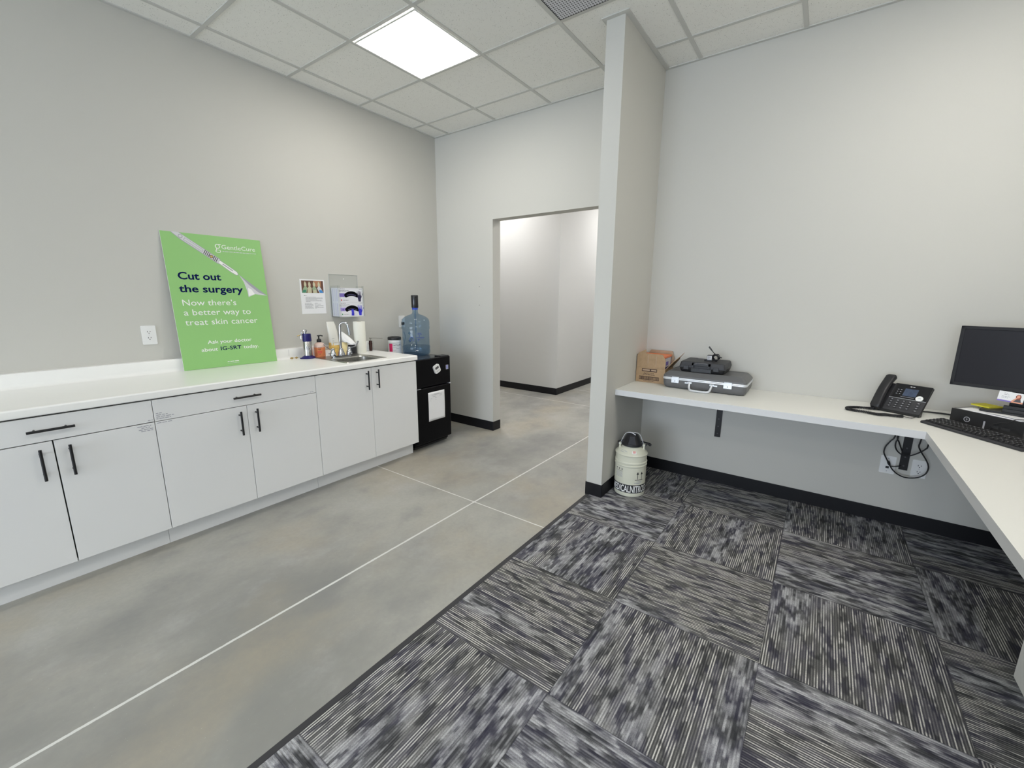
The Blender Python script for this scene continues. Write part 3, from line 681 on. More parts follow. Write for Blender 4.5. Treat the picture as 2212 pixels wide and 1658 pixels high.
def glove_box(z, label, poke):
    t = thing('glove_box', label, 'glove box', (XL+0.006, 2.164, z), group='glove boxes in the clear holder')
    D, Wd, H = 0.103, 0.246, 0.1225
    b = MB(); b.box(0, D, 0, Wd, 0, H, 'glovewhite'); L = D+0.0006; U, V, N = Vector(Y), Vector(Z), Vector(X)
    R = lambda x0, x1, y0, y1, m, k=0: b.add([N*(L+k)+U*x0+V*y0, N*(L+k)+U*x1+V*y0, N*(L+k)+U*x1+V*y1, N*(L+k)+U*x0+V*y1], [(0, 1, 2, 3)], m)
    R(0.012, 0.075, 0.046, 0.077, 'violetlight' if poke else 'violet'); R(0.03, 0.05, 0.052, 0.066, 'violet', 0.0003)
    R(0.010, 0.013, 0.088, 0.104, 'inkdark'); R(0.024, 0.034, 0.013, 0.025, 'greendot' if poke else 'softred')
    b.bars(N*L, U, V, [(0.018, 0.098, 0.085), (0.018, 0.089, 0.062), (0.02, 0.112, 0.05), (0.208, 0.113, 0.032), (0.045, 0.016, 0.05)], 'ink', 0.0035, 2)
    # side panel (left end) lilac print
    for y0_, y1_ in ((0.018, 0.03), (0.052, 0.058), (0.075, 0.09)): b.add([(y0_, -0.0006, 0.008), (y1_, -0.0006, 0.008), (y1_, -0.0006, H-0.008), (y0_, -0.0006, H-0.008)], [(3, 2, 1, 0)], 'lilac')
    # printed gloved hand at the right
    hm = 'gloveblue' if poke else 'glovedark'
    def HP(pts): b.add([N*(L+0.0004)+U*x+V*y for x, y in pts], [tuple(range(len(pts)))], hm)
    hx = 0.205
    HP([(hx-0.008, 0.006), (hx+0.016, 0.006), (hx+0.018, 0.03), (hx+0.026, 0.045), (hx+0.020, 0.062), (hx-0.014, 0.064), (hx-0.014, 0.04)])
    for x0, x1, y1 in ((-0.0145, -0.022, 0.093), (-0.006, -0.009, 0.1), (0.003, 0.004, 0.098), (0.0125, 0.017, 0.094)): HP([(hx+x0, 0.06), (hx+x0+0.007, 0.06), (hx+x1+0.004, y1), (hx+x1, y1)])
    HP([(hx+0.018, 0.034), (hx+0.026, 0.046), (hx+0.042, 0.075), (hx+0.036, 0.076)])
    b.obj('carton', t)
    # dispensing slot and the glove inside it
    b = MB(); pts = []
    pts = [(0.057, 0.064), (0.072, 0.079), (0.100, 0.092), (0.130, 0.0955), (0.160, 0.091), (0.184, 0.078), (0.196, 0.064), (0.194, 0.047), (0.188, 0.0405), (0.178, 0.043), (0.155, 0.0515), (0.128, 0.054), (0.102, 0.051), (0.082, 0.043), (0.072, 0.041), (0.062, 0.050)]
    sm = [(p.x, p.y) for p in catmull([(x, y, 0) for x, y in pts], 2, True)]
    b.prism(sm, (L-0.0005, 0, 0), Y, Z, X, 0.0008, 'slot')
    b.obj('dispensing_slot', t)
    b = MB()
    if poke:
        b.tube(catmull([(L+0.0008, 0.128, 0.060), (L+0.004, 0.130, 0.046), (L+0.004, 0.131, 0.026), (L+0.001, 0.131, 0.008)], 6), [0.012]*6+[0.011]*6+[0.0125]*7, 'gloveblue', 12, flat=0.3, up=X)
        b.tube(catmull([(L+0.0006, 0.085, 0.056), (L+0.0015, 0.128, 0.066), (L+0.0006, 0.178, 0.054)], 6), 0.0045, 'glovedark', 8, flat=0.3, up=X)
    else:
        b.tube(catmull([(L+0.0006, 0.082, 0.058), (L+0.0015, 0.125, 0.067), (L+0.0006, 0.172, 0.057)], 6), 0.0055, 'glovedark', 8, flat=0.3, up=X)
    b.obj('glove', t)
glove_box(1.3665, 'upper white glove box with a dark printed hand, top of the clear holder', False)
glove_box(1.2435, 'lower white glove box with a blue glove hanging from its slot', True)

# ------------------------------------------------------------------ things on the counter
CT = 0.9165
t = thing('brass_fitting', 'two small brass spray fittings lying on the counter beside the poster', 'fitting', (-3.450, 1.752, CT))
for dx, dy in ((0.0, -0.022), (0.006, 0.012)):
    b = MB(); b.lathe([(0.0, -0.013), (0.0045, -0.013), (0.0045, -0.004), (0.008, -0.003), (0.008, 0.004), (0.004, 0.005), (0.003, 0.014), (0, 0.014)], 'brass', (dx, dy, 0.008), 12, 'y'); b.obj('nozzle', t)

t = thing('cryo_sprayer', 'steel flask with blue cap and base and a trigger nozzle', 'spray flask', (-3.398, 1.840, CT))
b = MB(); b.lathe([(0.0, 0.0), (0.053, 0.0), (0.054, 0.006), (0.047, 0.013), (0.034, 0.018), (0.033, 0.024)], 'cobalt', n=36); b.box(-0.012, 0.012, -0.064, -0.04, 0.0, 0.008, 'cobalt'); b.obj('base', t)
b = MB(); b.lathe([(0.0325, 0.018), (0.0325, 0.141), (0.030, 0.145)], 'brushed', n=36)
for k in range(6):
    a0 = PI*k/3
    def wp(x, y, R=0.0329): a = -0.42+x/R; return (R*math.cos(a), R*math.sin(a), 0.078+y)
    c_, s_ = math.cos(a0), math.sin(a0)
    b.add([wp(-s_*0.0018, c_*0.0018), wp(c_*0.019-s_*0.0018, s_*0.019+c_*0.0018), wp(c_*0.019+s_*0.0018, s_*0.019-c_*0.0018), wp(s_*0.0018, -c_*0.0018)], [(0, 3, 2, 1)], 'mgrey')
    for q in (0.011, 0.016):
        for w_ in (-0.6, 0.6):
            c2, s2 = math.cos(a0+w_), math.sin(a0+w_); ox, oy = c_*q, s_*q
            b.add([wp(ox, oy), wp(ox+c2*0.008, oy+s2*0.008), wp(ox+c2*0.008+s_*0.002, oy+s2*0.008-c_*0.002), wp(ox+s_*0.002, oy-c_*0.002)], [(0, 3, 2, 1)], 'mgrey')
b.obj('flask_body', t)
b = MB(); b.lathe([(0.0335, 0.139), (0.0345, 0.145), (0.0325, 0.185), (0.0335, 0.190), (0.031, 0.201), (0.0, 0.203)], 'cobalt', n=14); b.obj('cap', t)
b = MB(); b.cyl((0, -0.012, 0.20), (0, -0.012, 0.224), 0.008, 'chrome'); b.cyl((0, -0.012, 0.214), (0.0, -0.050, 0.192), 0.005, 'chrome'); b.cyl((0, -0.048, 0.193), (0, -0.078, 0.187), 0.0032, 'brass')
b.tube(catmull([(0, 0.004, 0.228), (0, -0.015, 0.231), (0, -0.036, 0.222), (0, -0.044, 0.198), (0, -0.046, 0.160)], 6), 0.0042, 'chrome', 8, flat=0.6); b.tube(catmull([(0, -0.012, 0.226), (0, -0.002, 0.214), (0, 0.004, 0.228)], 5), 0.004, 'chrome', 8); b.obj('trigger_nozzle', t)

t = thing('soap_dispenser', 'pump bottle of orange liquid soap with a black pump', 'soap bottle', (-3.408, 1.948, CT))
b = MB(); b.lathe([(0, 0.0), (0.040, 0.0), (0.0435, 0.005), (0.0435, 0.082)], 'soap', n=34); b.lathe([(0.0435, 0.082), (0.0435, 0.094), (0.039, 0.108), (0.026, 0.118), (0.0165, 0.122), (0.0165, 0.126)], 'soapclear', n=34)
def sw(x, y): a = -0.52+x/0.044; return (0.0441*math.cos(a), 0.0441*math.sin(a), y)
for x0, x1, y0_, y1_, m in ((-0.012, 0.016, 0.078, 0.0815, 'brownink'), (-0.014, 0.012, 0.066, 0.070, 'brownink'), (-0.008, 0.008, 0.060, 0.063, 'brownink'), (-0.016, 0.018, 0.040, 0.052, 'softred'), (-0.016, 0.016, 0.034, 0.038, 'softred'), (-0.006, 0.008, 0.024, 0.027, 'brownink')):
    n = 5; vs = [sw(x0+(x1-x0)*k/n, y) for y in (y0_, y1_) for k in range(n+1)]; b.add(vs, [(k, k+1, n+2+k, n+1+k) for k in range(n)], m)
b.obj('bottle', t)
b = MB(); b.lathe([(0.0185, 0.124), (0.0185, 0.142), (0.012, 0.150), (0.0055, 0.152), (0.0055, 0.172), (0.013, 0.173), (0.013, 0.180), (0, 0.182)], 'black', n=22); b.tube([(0.0, 0.0, 0.177), (0.012, 0.014, 0.178), (0.020, 0.024, 0.173)], 0.005, 'black', 8); b.obj('pump', t)

t = thing('swab_carton', 'small white carton with a round mark behind the faucet', 'carton', (-3.430, 2.022, CT), rz=0.0)
b = MB(); b.box(-0.02, 0.02, -0.028, 0.028, 0, 0.046, 'white'); b.prism([(0.007*math.cos(k*PI/5)+0.010, 0.007*math.sin(k*PI/5)+0.016) for k in range(10)], (0.0202, 0, 0), Y, Z, X, 0.0004, 'mgrey'); b.obj('carton', t, bevel=0.002)

def rough_sheet(name_parent, part, rows, m, seed, amp=0.004, nx=10, thick=0.02):
    """crumpled closed bag: rows = (z, y0, y1, x, depth) cross sections"""
    rnd = random.Random(seed); b = MB(); rings = []
    for z, y0, y1, x, d in rows:
        r = []
        for k in range(nx*2):
            a = 2*PI*k/(nx*2); yy = (y0+y1)/2+(y1-y0)/2*math.copysign(abs(math.cos(a))**0.7, math.cos(a)); xx = x+d*math.copysign(abs(math.sin(a))**0.8, math.sin(a))
            r.append((xx+rnd.uniform(-amp, amp), yy+rnd.uniform(-amp, amp)*0.7, z+(rnd.uniform(-amp, amp) if 0 < len(rings) < len(rows)-1 else 0)))
        rings.append(r)
    b.loft(rings, m); return b.obj(part, name_parent, ang=28)
t = thing('supply_bag', 'tall white film bag with an amber yellow bottom behind the faucet', 'bag', (-3.425, 2.095, CT))
rough_sheet(t, 'yellow_bottom', [(0.0, -0.045, 0.038, 0.0, 0.026), (0.03, -0.048, 0.04, 0, 0.028), (0.07, -0.047, 0.04, 0, 0.028), (0.108, -0.046, 0.04, 0, 0.024)], 'yellow', 3, 0.002)
rough_sheet(t, 'white_film', [(0.085, -0.043, 0.041, 0.003, 0.026), (0.13, -0.046, 0.041, 0.0, 0.022), (0.17, -0.047, 0.038, 0, 0.019), (0.21, -0.048, 0.036, -0.006, 0.014), (0.25, -0.049, 0.032, -0.012, 0.009), (0.286, -0.050, 0.026, -0.02, 0.003)], 'bagwhite', 4, 0.0025)
b = MB(); b.bars((0.028, -0.035, 0), Y, Z, [(0.0, 0.142, 0.022), (0.004, 0.122, 0.018), (0.006, 0.104, 0.05)], 'ink', 0.003); b.obj('printing', t)
t = thing('film_packet', 'pale yellow film packet standing between the faucet and the black cup', 'packet', (-3.405, 2.178, CT))
rough_sheet(t, 'pouch', [(0.0, -0.03, 0.026, 0, 0.016), (0.03, -0.032, 0.028, 0, 0.018), (0.075, -0.032, 0.028, 0, 0.015), (0.105, -0.03, 0.026, -0.004, 0.004)], 'paleyellow', 8, 0.002)
t = thing('black_cup', 'small black cup standing beside the paper towel roll', 'cup', (-3.394, 2.250, CT))
b = MB(); b.lathe([(0, 0), (0.034, 0.0), (0.0362, 0.004), (0.0362, 0.072), (0.034, 0.076), (0.032, 0.076), (0.032, 0.01), (0, 0.01)], 'black', n=30); b.obj('cup', t)
t = thing('bin_liner', 'crumpled white plastic liner slumped over the black cup', 'plastic bag', (-3.405, 2.215, CT))
rough_sheet(t, 'liner', [(0.080, 0.0, 0.058, 0.008, 0.040), (0.092, -0.01, 0.060, 0.006, 0.042), (0.108, -0.045, 0.054, 0.0, 0.032), (0.13, -0.058, 0.036, -0.006, 0.024), (0.16, -0.060, 0.008, -0.012, 0.016), (0.195, -0.060, -0.038, -0.018, 0.006)], 'bagbright', 11, 0.0045, nx=12)
t = thing('paper_towel_roll', 'upright white paper towel roll standing on the counter', 'paper towel roll', (-3.393, 2.332, CT))
b = MB(); b.lathe([(0.021, 0.0), (0.0505, 0.0), (0.0515, 0.002), (0.0515, 0.277), (0.0505, 0.279), (0.021, 0.279)], 'towel', n=40); b.lathe([(0.021, 0.279), (0.021, 0.0)], 'kraft', n=30); b.obj('roll', t)
t = thing('amber_vial', 'dark amber dropper vial in a clear stand with a long straight spout', 'vial', (-3.412, 2.455, CT))
b = MB(); b.lathe([(0, 0.002), (0.0145, 0.002), (0.0155, 0.006), (0.0155, 0.062), (0.0165, 0.064), (0.0165, 0.074), (0.0145, 0.078), (0.0145, 0.096), (0, 0.096)], 'amber', n=24); b.obj('vial', t)
b = MB(); b.cyl((0, 0, 0.096), (0, 0, 0.120), 0.0055, 'brushed'); b.cyl((-0.012, 0, 0.118), (0.012, 0, 0.118), 0.005, 'brushed'); b.tube([(0, 0, 0.119), (0.06, 0.0, 0.123), (0.178, 0.0, 0.128)], 0.0026, 'brushed', 8); b.obj('spout', t)
b = MB(); b.box(-0.026, 0.026, 0.0, 0.030, 0, 0.0015, 'white'); b.box(-0.026, 0.018, 0.0195, 0.0215, 0, 0.092, 'acrylic'); b.box(-0.026, -0.024, -0.019, 0.0215, 0, 0.092, 'acrylic'); b.box(-0.026, 0.018, 0.0195, 0.0218, 0.089, 0.092, 'white'); b.obj('stand', t)

# ------------------------------------------------------------------ black fridge and what is on it
t = thing('mini_fridge', 'black two door mini fridge between the cabinets and the corner', 'refrigerator', (-2.89, 2.533, 0))
b = MB(); b.box(-0.56, -0.052, 0.003, 0.437, 0.03, 0.853, 'fridge'); b.box(-0.56, -0.052, 0.003, 0.437, 0.853, 0.855, 'fridgetop'); b.obj('body', t, bevel=0.004)
b = MB(); b.box(-0.048, 0, 0, 0.44, 0.600, 0.860, 'fridge'); fd = b.obj('freezer_door', t, bevel=0.009, seg=3)
b = MB(); b.box(0.0002, 0.0012, 0.380, 0.411, 0.735, 0.777, 'printwhite'); b.box(0.0003, 0.0016, 0.383, 0.408, 0.738, 0.774, 'bluecap'); b.box(0.0004, 0.0019, 0.389, 0.402, 0.757, 0.769, 'pgrey'); b.box(0.0004, 0.0019, 0.388, 0.403, 0.742, 0.751, 'pgrey'); b.obj('energy_sticker', fd)
b = MB(); b.box(-0.048, 0, 0, 0.44, 0.066, 0.592, 'fridge'); b.obj('door', t, bevel=0.009, seg=3)
for q in ((-0.045, 0.002, 0.012, 0.055, 0.592, 0.5955), (-0.046, 0.001, 0.42, 0.441, 0.5915, 0.600)):
    b = MB(); b.box(*q, 'alu'); b.obj('hinge', t)
b = MB(); b.box(-0.095, -0.012, 0.325, 0.436, 0.855, 0.868, 'black'); b.obj('hinge_cover', t, bevel=0.003)
for x, y in ((-0.10, 0.03), (-0.10, 0.41), (-0.52, 0.03), (-0.52, 0.41)):
    b = MB(); b.cyl((x, y, 0), (x, y, 0.032), 0.017, 'black', n=14); b.obj('foot', t)
b = MB(); b.box(-0.085, -0.06, 0.012, 0.428, 0.012, 0.066, 'black'); b.obj('kick_plate', t)
# kitchen timer held on the freezer door
t = thing('kitchen_timer', 'white magnetic digital timer stuck on the fridge freezer door', 'timer', (-2.8895, 2.784, 0.758))
th = math.radians(24); U, V, N = Vector((0, math.cos(th), math.sin(th))), Vector((0, -math.sin(th), math.cos(th))), Vector(X)
b = MB(); b.prism(b.rrect(-0.036, 0.036, -0.040, 0.040, 0.017), (0, 0, 0), U, V, N, 0.016, 'white', True); b.obj('case', t, bevel=0.003)
b = MB(); b.prism(b.rrect(-0.022, 0.022, 0.0, 0.022, 0.002, 2), N*0.016, U, V, N, 0.0006, 'dgrey'); b.obj('display', t)
for k in range(3):
    b = MB(); b.prism([((k-1)*0.014+0.0045*math.cos(a*PI/6), -0.020+0.0045*math.sin(a*PI/6)) for a in range(12)], N*0.016, U, V, N, 0.0015, 'mgrey'); b.obj('button', t)
t = thing('log_sheet', 'white paper log sheet stuck on the lower fridge door', 'paper', (-2.8885, 2.669, 0.267))
b = MB(); n = 12; vs = []; fs = []
for i in range(n+1):
    for j in range(n+1):
        a, c = i/n, j/n; w = 0.0015+0.004*math.sin(PI*c)*abs(2*a-1)**3+0.008*max(0, 0.3-c)*abs(2*a-1)
        vs.append((w, 0.212*a, 0.277*c))
for i in range(n):
    for j in range(n): fs.append((i*(n+1)+j, (i+1)*(n+1)+j, (i+1)*(n+1)+j+1, i*(n+1)+j+1))
b.add(vs, fs, 'paper', True)
b.bars((0.0075, 0, 0), Y, Z, [(0.07, 0.255, 0.07), (0.045, 0.247, 0.13), (0.055, 0.232, 0.035), (0.14, 0.232, 0.03), (0.02, 0.215, 0.025), (0.085, 0.218, 0.02), (0.022, 0.198, 0.01), (0.09, 0.2, 0.01)], 'ink', 0.0022)
so = b.obj('sheet', t); md = so.modifiers.new('thickness', 'SOLIDIFY'); md.thickness = 0.0004
# wipes canister
t = thing('wipes_canister', 'white wipes canister with a black lid and magenta label on the fridge', 'canister', (-3.416, 2.738, 0.856))
b = MB(); b.lathe([(0, 0.0), (0.061, 0.0), (0.064, 0.004), (0.064, 0.030), (0.063, 0.032), (0.063, 0.112), (0.065, 0.115), (0.065, 0.130), (0.062, 0.143), (0.062, 0.146)], 'white', n=40); b.obj('body', t)
b = MB()
def cw_(a, z, R=0.0637): return (R*math.cos(a), R*math.sin(a), z)
n = 10
for a0, a1, z0, z1, m in ((-1.62, -1.02, 0.033, 0.111, 'magenta'), (-1.02, 0.62, 0.033, 0.111, 'paper')):
    vs = [cw_(a0+(a1-a0)*k/n, z) for z in (z0, z1) for k in range(n+1)]; b.add(vs, [(k, k+1, n+2+k, n+1+k) for k in range(n)], m, True)
b.text('CaviWipes', (0, 0, 0), Y, Z, 'inkdark', height=0.012, width=0.068, bold=0.015, warp=lambda x, y: cw_(-0.98+x/0.0637, 0.092+y, 0.0642))
for a0, z0, L_ in ((-0.95, 0.078, 0.9), (-0.95, 0.070, 0.6), (-0.4, 0.058, 0.12), (-0.15, 0.058, 0.10), (0.1, 0.06, 0.08), (-0.95, 0.045, 0.5)):
    h_ = 0.009 if z0 in (0.058, 0.06) else 0.002
    vs = [cw_(a0+L_*k/6, z, 0.0642) for z in (z0, z0+h_) for k in range(7)]; b.add(vs, [(k, k+1, 8+k, 7+k) for k in range(6)], 'mgrey')
vs = [cw_(0.14+0.12*k/4, z, 0.0642) for z in (0.091, 0.108) for k in range(5)]; b.add(vs, [(k, k+1, 6+k, 5+k) for k in range(4)], 'inkdark')
b.obj('label', t)
b = MB(); b.lathe([(0.060, 0.144), (0.0655, 0.146), (0.0655, 0.166), (0.062, 0.172), (0.050, 0.174), (0.048, 0.170), (0, 0.170)], 'black', n=40); b.box(-0.02, 0.02, -0.02, 0.02, 0.169, 0.177, 'black'); b.obj('lid', t)
# five gallon bottle with an electric pump
t = thing('water_bottle', 'large blue clear water bottle with a black pump standing on the fridge', 'water bottle', (-3.224, 2.848, 0.856))
b = MB(); K = 0.985
prof = [(0, 0.012), (0.06, 0.010), (0.095, 0.0), (0.118, 0.002), (0.131, 0.014), (0.134, 0.03), (0.134, 0.052), (0.1295, 0.058), (0.134, 0.064), (0.134, 0.086), (0.129, 0.094), (0.129, 0.250), (0.134, 0.256), (0.134, 0.280), (0.1295, 0.286), (0.1335, 0.292), (0.1335, 0.322), (0.128, 0.345), (0.108, 0.367), (0.075, 0.384), (0.045, 0.394), (0.030, 0.404), (0.0262, 0.418), (0.0262, 0.447)]
b.lathe(prof, 'bottleblue', n=56)
def bw(a, z, R=0.1297): return (R*math.cos(a), R*math.sin(a), z)
for a0, L_, z0, h_ in ((-0.62, 0.30, 0.218, 0.005), (-0.62, 0.34, 0.207, 0.004), (-0.50, 0.06, 0.190, 0.010), (-0.70, 0.62, 0.178, 0.004), (-0.62, 0.16, 0.160, 0.006), (-0.42, 0.28, 0.166, 0.003), (-0.62, 0.10, 0.146, 0.006)):
    vs = [bw(a0+L_*k/6, z) for z in (z0, z0+h_) for k in range(7)]; b.add(vs, [(k, k+1, 8+k, 7+k) for k in range(6)], 'blueink')
for k in range(20):
    p, q = math.radians(-70+320*k/20), math.radians(-70+320*(k+1)/20); w_ = 0.004
    b.add([bw(-1.05+(0.022*math.cos(p))/0.13, 0.165+0.022*math.sin(p)), bw(-1.05+(0.018*math.cos(p))/0.13, 0.165+0.018*math.sin(p)), bw(-1.05+(0.018*math.cos(q))/0.13, 0.165+0.018*math.sin(q)), bw(-1.05+(0.022*math.cos(q))/0.13, 0.165+0.022*math.sin(q))], [(0, 1, 2, 3)], 'blueink')
b.obj('clear_body', t)
b = MB(); b.lathe([(0, 0.014), (0.09, 0.012), (0.12, 0.012), (0.1275, 0.03), (0.1275, 0.084), (0.126, 0.092), (0, 0.092)], 'water', n=48); b.obj('water', t)
b = MB(); b.lathe([(0.0275, 0.440), (0.0285, 0.443), (0.0285, 0.460), (0.026, 0.462)], 'bluecap', n=28); b.obj('collar', t)
b = MB(); b.lathe([(0.0, 0.458), (0.0325, 0.458), (0.0335, 0.464), (0.0345, 0.570), (0.0325, 0.577), (0, 0.578)], 'blackgloss', n=30); b.cyl((0.02, -0.006, 0.560), (0.040, -0.012, 0.562), 0.007, 'black'); b.obj('pump', t)
b = MB(); b.cyl((0, 0, 0.455), (0, 0, 0.03), 0.0075, 'bottleblue', n=12); b.tube(catmull([(-0.045, -0.118, 0.10), (-0.04, -0.10, 0.18), (-0.045, -0.112, 0.232)], 5), 0.004, 'bottleblue', 8); b.obj('intake_tube', t)
b = MB(); pr = [(-0.035, 0.125), (0.035, 0.125), (0.035, 0.215), (-0.035, 0.215)]
b.tube(catmull([(0.02, -0.108, 0.14), (0.03, -0.085, 0.16), (0.03, -0.080, 0.20), (0.018, -0.105, 0.225)], 5), 0.012, 'bottleblue', 10); b.obj('grip', t)

# ------------------------------------------------------------------ L-shaped desk
DT = 0.778
t = thing('corner_desk', 'white L-shaped desk top fixed along the wall on black brackets', 'desk', (0, 0, 0))
b = MB()
outl = [(PX1+0.001, 2.852), (0.484, 2.852), (0.484, 0.75), (XR-0.001, 0.75), (XR-0.001, YB-0.001), (PX1+0.001, YB-0.001)]
b.prism(outl, (0, 0, DT-0.001), X, Y, Z, 0.001, 'desk'); b.prism(outl, (0, 0, DT-0.040), X, Y, Z, 0.039, 'deskedge')
b.obj('desktop', t, bevel=0.0012, seg=2)
for i, x in enumerate((-0.573, 0.497)):
    b = MB(); w = 0.041
    b.box(x, x+w, YB-0.008, YB-0.0005, 0.377, DT-0.041, 'blackmetal'); b.box(x, x+w, YB-0.42, YB-0.0005, DT-0.047, DT-0.0405, 'blackmetal')
    for z in (0.405, 0.462, 0.520, 0.60, 0.68): b.cyl((x+w/2, YB-0.0105, z), (x+w/2, YB-0.007, z), 0.0048, 'dgrey', n=10)
    b.obj('bracket', t, bevel=0.001, seg=1)
b = MB(); b.box(0.757, XR-0.001, 1.62, 2.25, 0.0075, DT-0.041, 'desk'); b.obj('support_pedestal', t, bevel=0.003)

# ------------------------------------------------------------------ nitrogen dewar on the carpet
t = thing('nitrogen_dewar', 'cream medical nitrogen dewar with a black cap standing by the partition', 'dewar', (-1.020, 2.915, 0.0075))
b = MB(); R = 0.1105
prof = [(0, 0.0), (0.098, 0.0), (0.107, 0.004), (0.1095, 0.014), (R, 0.03), (R, 0.224), (R+0.003, 0.228), (R+0.004, 0.233), (R+0.003, 0.238), (R-0.002, 0.2415), (R-0.002, 0.246), (R+0.003, 0.250), (R+0.004, 0.255), (R+0.003, 0.260), (R-0.001, 0.264), (R-0.001, 0.304), (R+0.0035, 0.308), (R+0.0045, 0.313), (R+0.002, 0.318), (R-0.006, 0.323), (0.088, 0.346), (0.070, 0.356), (0.064, 0.364), (0.060, 0.368), (0, 0.368)]
b.lathe(prof, 'dewar', n=64)
AC = math.atan2(-2.915, 1.020)     # azimuth facing the room
def dw(x, z, k=0.0008): a = AC+x/R; return ((R+k)*math.cos(a), (R+k)*math.sin(a), z)
def band(x0, x1, z0, z1, m, k=0.0006, n=40):
    vs = [dw(x0+(x1-x0)*i/n, z, k) for z in (z0, z1) for i in range(n+1)]; b.add(vs, [(i, i+1, n+2+i, n+1+i) for i in range(n)], m, True)
band(-0.20, 0.30, 0.0335, 0.096, 'inkdark')
b.text('MEDICALNITROGEN', (0, 0, 0), Y, Z, 'printwhite', height=0.050, width=0.325, bold=0.016, warp=lambda x, y: dw(x-0.141, 0.040+y, 0.0013))
for x0 in (0.047, 0.080):
    band(x0+0.0065, x0+0.0105, 0.140, 0.178, 'inkdark', n=3); b.add([dw(x0-0.001, 0.176), dw(x0+0.018, 0.176), dw(x0+0.0085, 0.197)], [(0, 1, 2)], 'inkdark')
band(0.036, 0.100, 0.133, 0.1375, 'inkdark', n=8)
for x0, x1, z in ((0.048, 0.092, 0.121), (0.032, 0.09, 0.1105), (0.05, 0.076, 0.106)): band(x0, x1, z, z+0.0035, 'mgrey', n=8)
for k in range(7): band(-0.115+0.003*(k % 3), -0.052-0.006*(k % 2), 0.190-0.0075*k, 0.1925-0.0075*k, 'mgrey' if k else 'dgrey', n=8)
for x0 in (-0.112, -0.088, -0.064): band(x0, x0+0.009, 0.200, 0.210, 'dgrey', n=4)
def cone(a, q, k=0.0012):          # point on the sloping shoulder
    r = 0.1045-(0.1045-0.088)*q; z = 0.323+0.023*q; return ((r+k*0.8)*math.cos(a), (r+k*0.8)*math.sin(a), z+k)
def patch(a0, a1, q0, q1, m, k=0.0012):
    vs = [cone(a0+(a1-a0)*i/6, q, k) for q in (q0, q1) for i in range(7)]; b.add(vs, [(i, i+1, 8+i, 7+i) for i in range(6)], m)
patch(AC-0.9, AC-0.25, 0.1, 0.9, 'dewar'); patch(AC-0.85, AC-0.5, 0.3, 0.4, 'mgrey', 0.0018); patch(AC-0.45, AC-0.30, 0.5, 0.62, 'mgrey', 0.0018); patch(AC-0.85, AC-0.4, 0.75, 0.82, 'mgrey', 0.0018)
patch(AC+0.05, AC+0.36, 0.15, 0.92, 'printwhite'); patch(AC+0.10, AC+0.32, 0.62, 0.85, 'softred', 0.0018); patch(AC+0.12, AC+0.30, 0.38, 0.50, 'softred', 0.0018)
b.obj('vessel', t)
b = MB(); b.lathe([(0.0, 0.366), (0.072, 0.366), (0.075, 0.371), (0.074, 0.383), (0.066, 0.388), (0.050, 0.424), (0.040, 0.443), (0.022, 0.452), (0, 0.454)], 'black', n=40)
b.M = Matrix.Rotation(AC, 4, 'Z'); b.prism([(-0.026, 0.386), (0.026, 0.386), (0.015, 0.446), (-0.015, 0.446)], (0.030, 0, 0), Y, Z, X, 0.042, 'charcoal'); b.M = Matrix.Identity(4)
b.obj('neck_cap', t, bevel=0.0015)
side = Vector((-math.sin(AC), math.cos(AC), 0)); out = Vector((math.cos(AC), math.sin(AC), 0))
b = MB(); p = [side*-0.080+Vector((0, 0, 0.372)), side*-0.072+Vector((0, 0, 0.396)), side*-0.046+Vector((0, 0, 0.448)), out*0.01+Vector((0, 0, 0.458)), side*0.046+Vector((0, 0, 0.450)), side*0.072+Vector((0, 0, 0.398)), side*0.082+Vector((0, 0, 0.368))]
b.tube(catmull(p, 5), 0.0028, 'alu', 8); b.tube(catmull([side*-0.02+out*0.012+Vector((0, 0, 0.461)), out*0.02+Vector((0, 0, 0.457)), side*0.022+out*0.03+Vector((0, 0, 0.448))], 5), 0.003, 'alu', 8); b.obj('tie_wire', t)
for s_ in (-1, 1):
    b = MB(); c0 = side*(0.083*s_)+out*0.02; b.M = Matrix.Translation(c0+Vector((0, 0, 0.338))) @ Matrix.Rotation(AC, 4, 'Z'); b.box(-0.008, 0.008, -0.006, 0.006, 0.0, 0.046, 'dewar'); b.cyl((0.0, -0.009, 0.036), (0.0, 0.009, 0.036), 0.006, 'alu', n=10); b.M = Matrix.Identity(4); b.obj('handle_lug', t, bevel=0.002)
b = MB(); q = Vector((0, 0, 0.374))
p = [side*0.094+out*0.02+q, side*0.108+out*-0.02+q, side*0.128+out*-0.055+Vector((0, 0, 0.352)), side*0.128+out*-0.10+Vector((0, 0, 0.350)), side*0.05+out*-0.135+Vector((0, 0, 0.352)), side*-0.04+out*-0.125+Vector((0, 0, 0.355)), side*-0.092+out*-0.06+Vector((0, 0, 0.365)), side*-0.094+out*0.02+q]
b.tube(catmull(p, 6), 0.0055, 'charcoal', 10); b.obj('carry_handle', t)

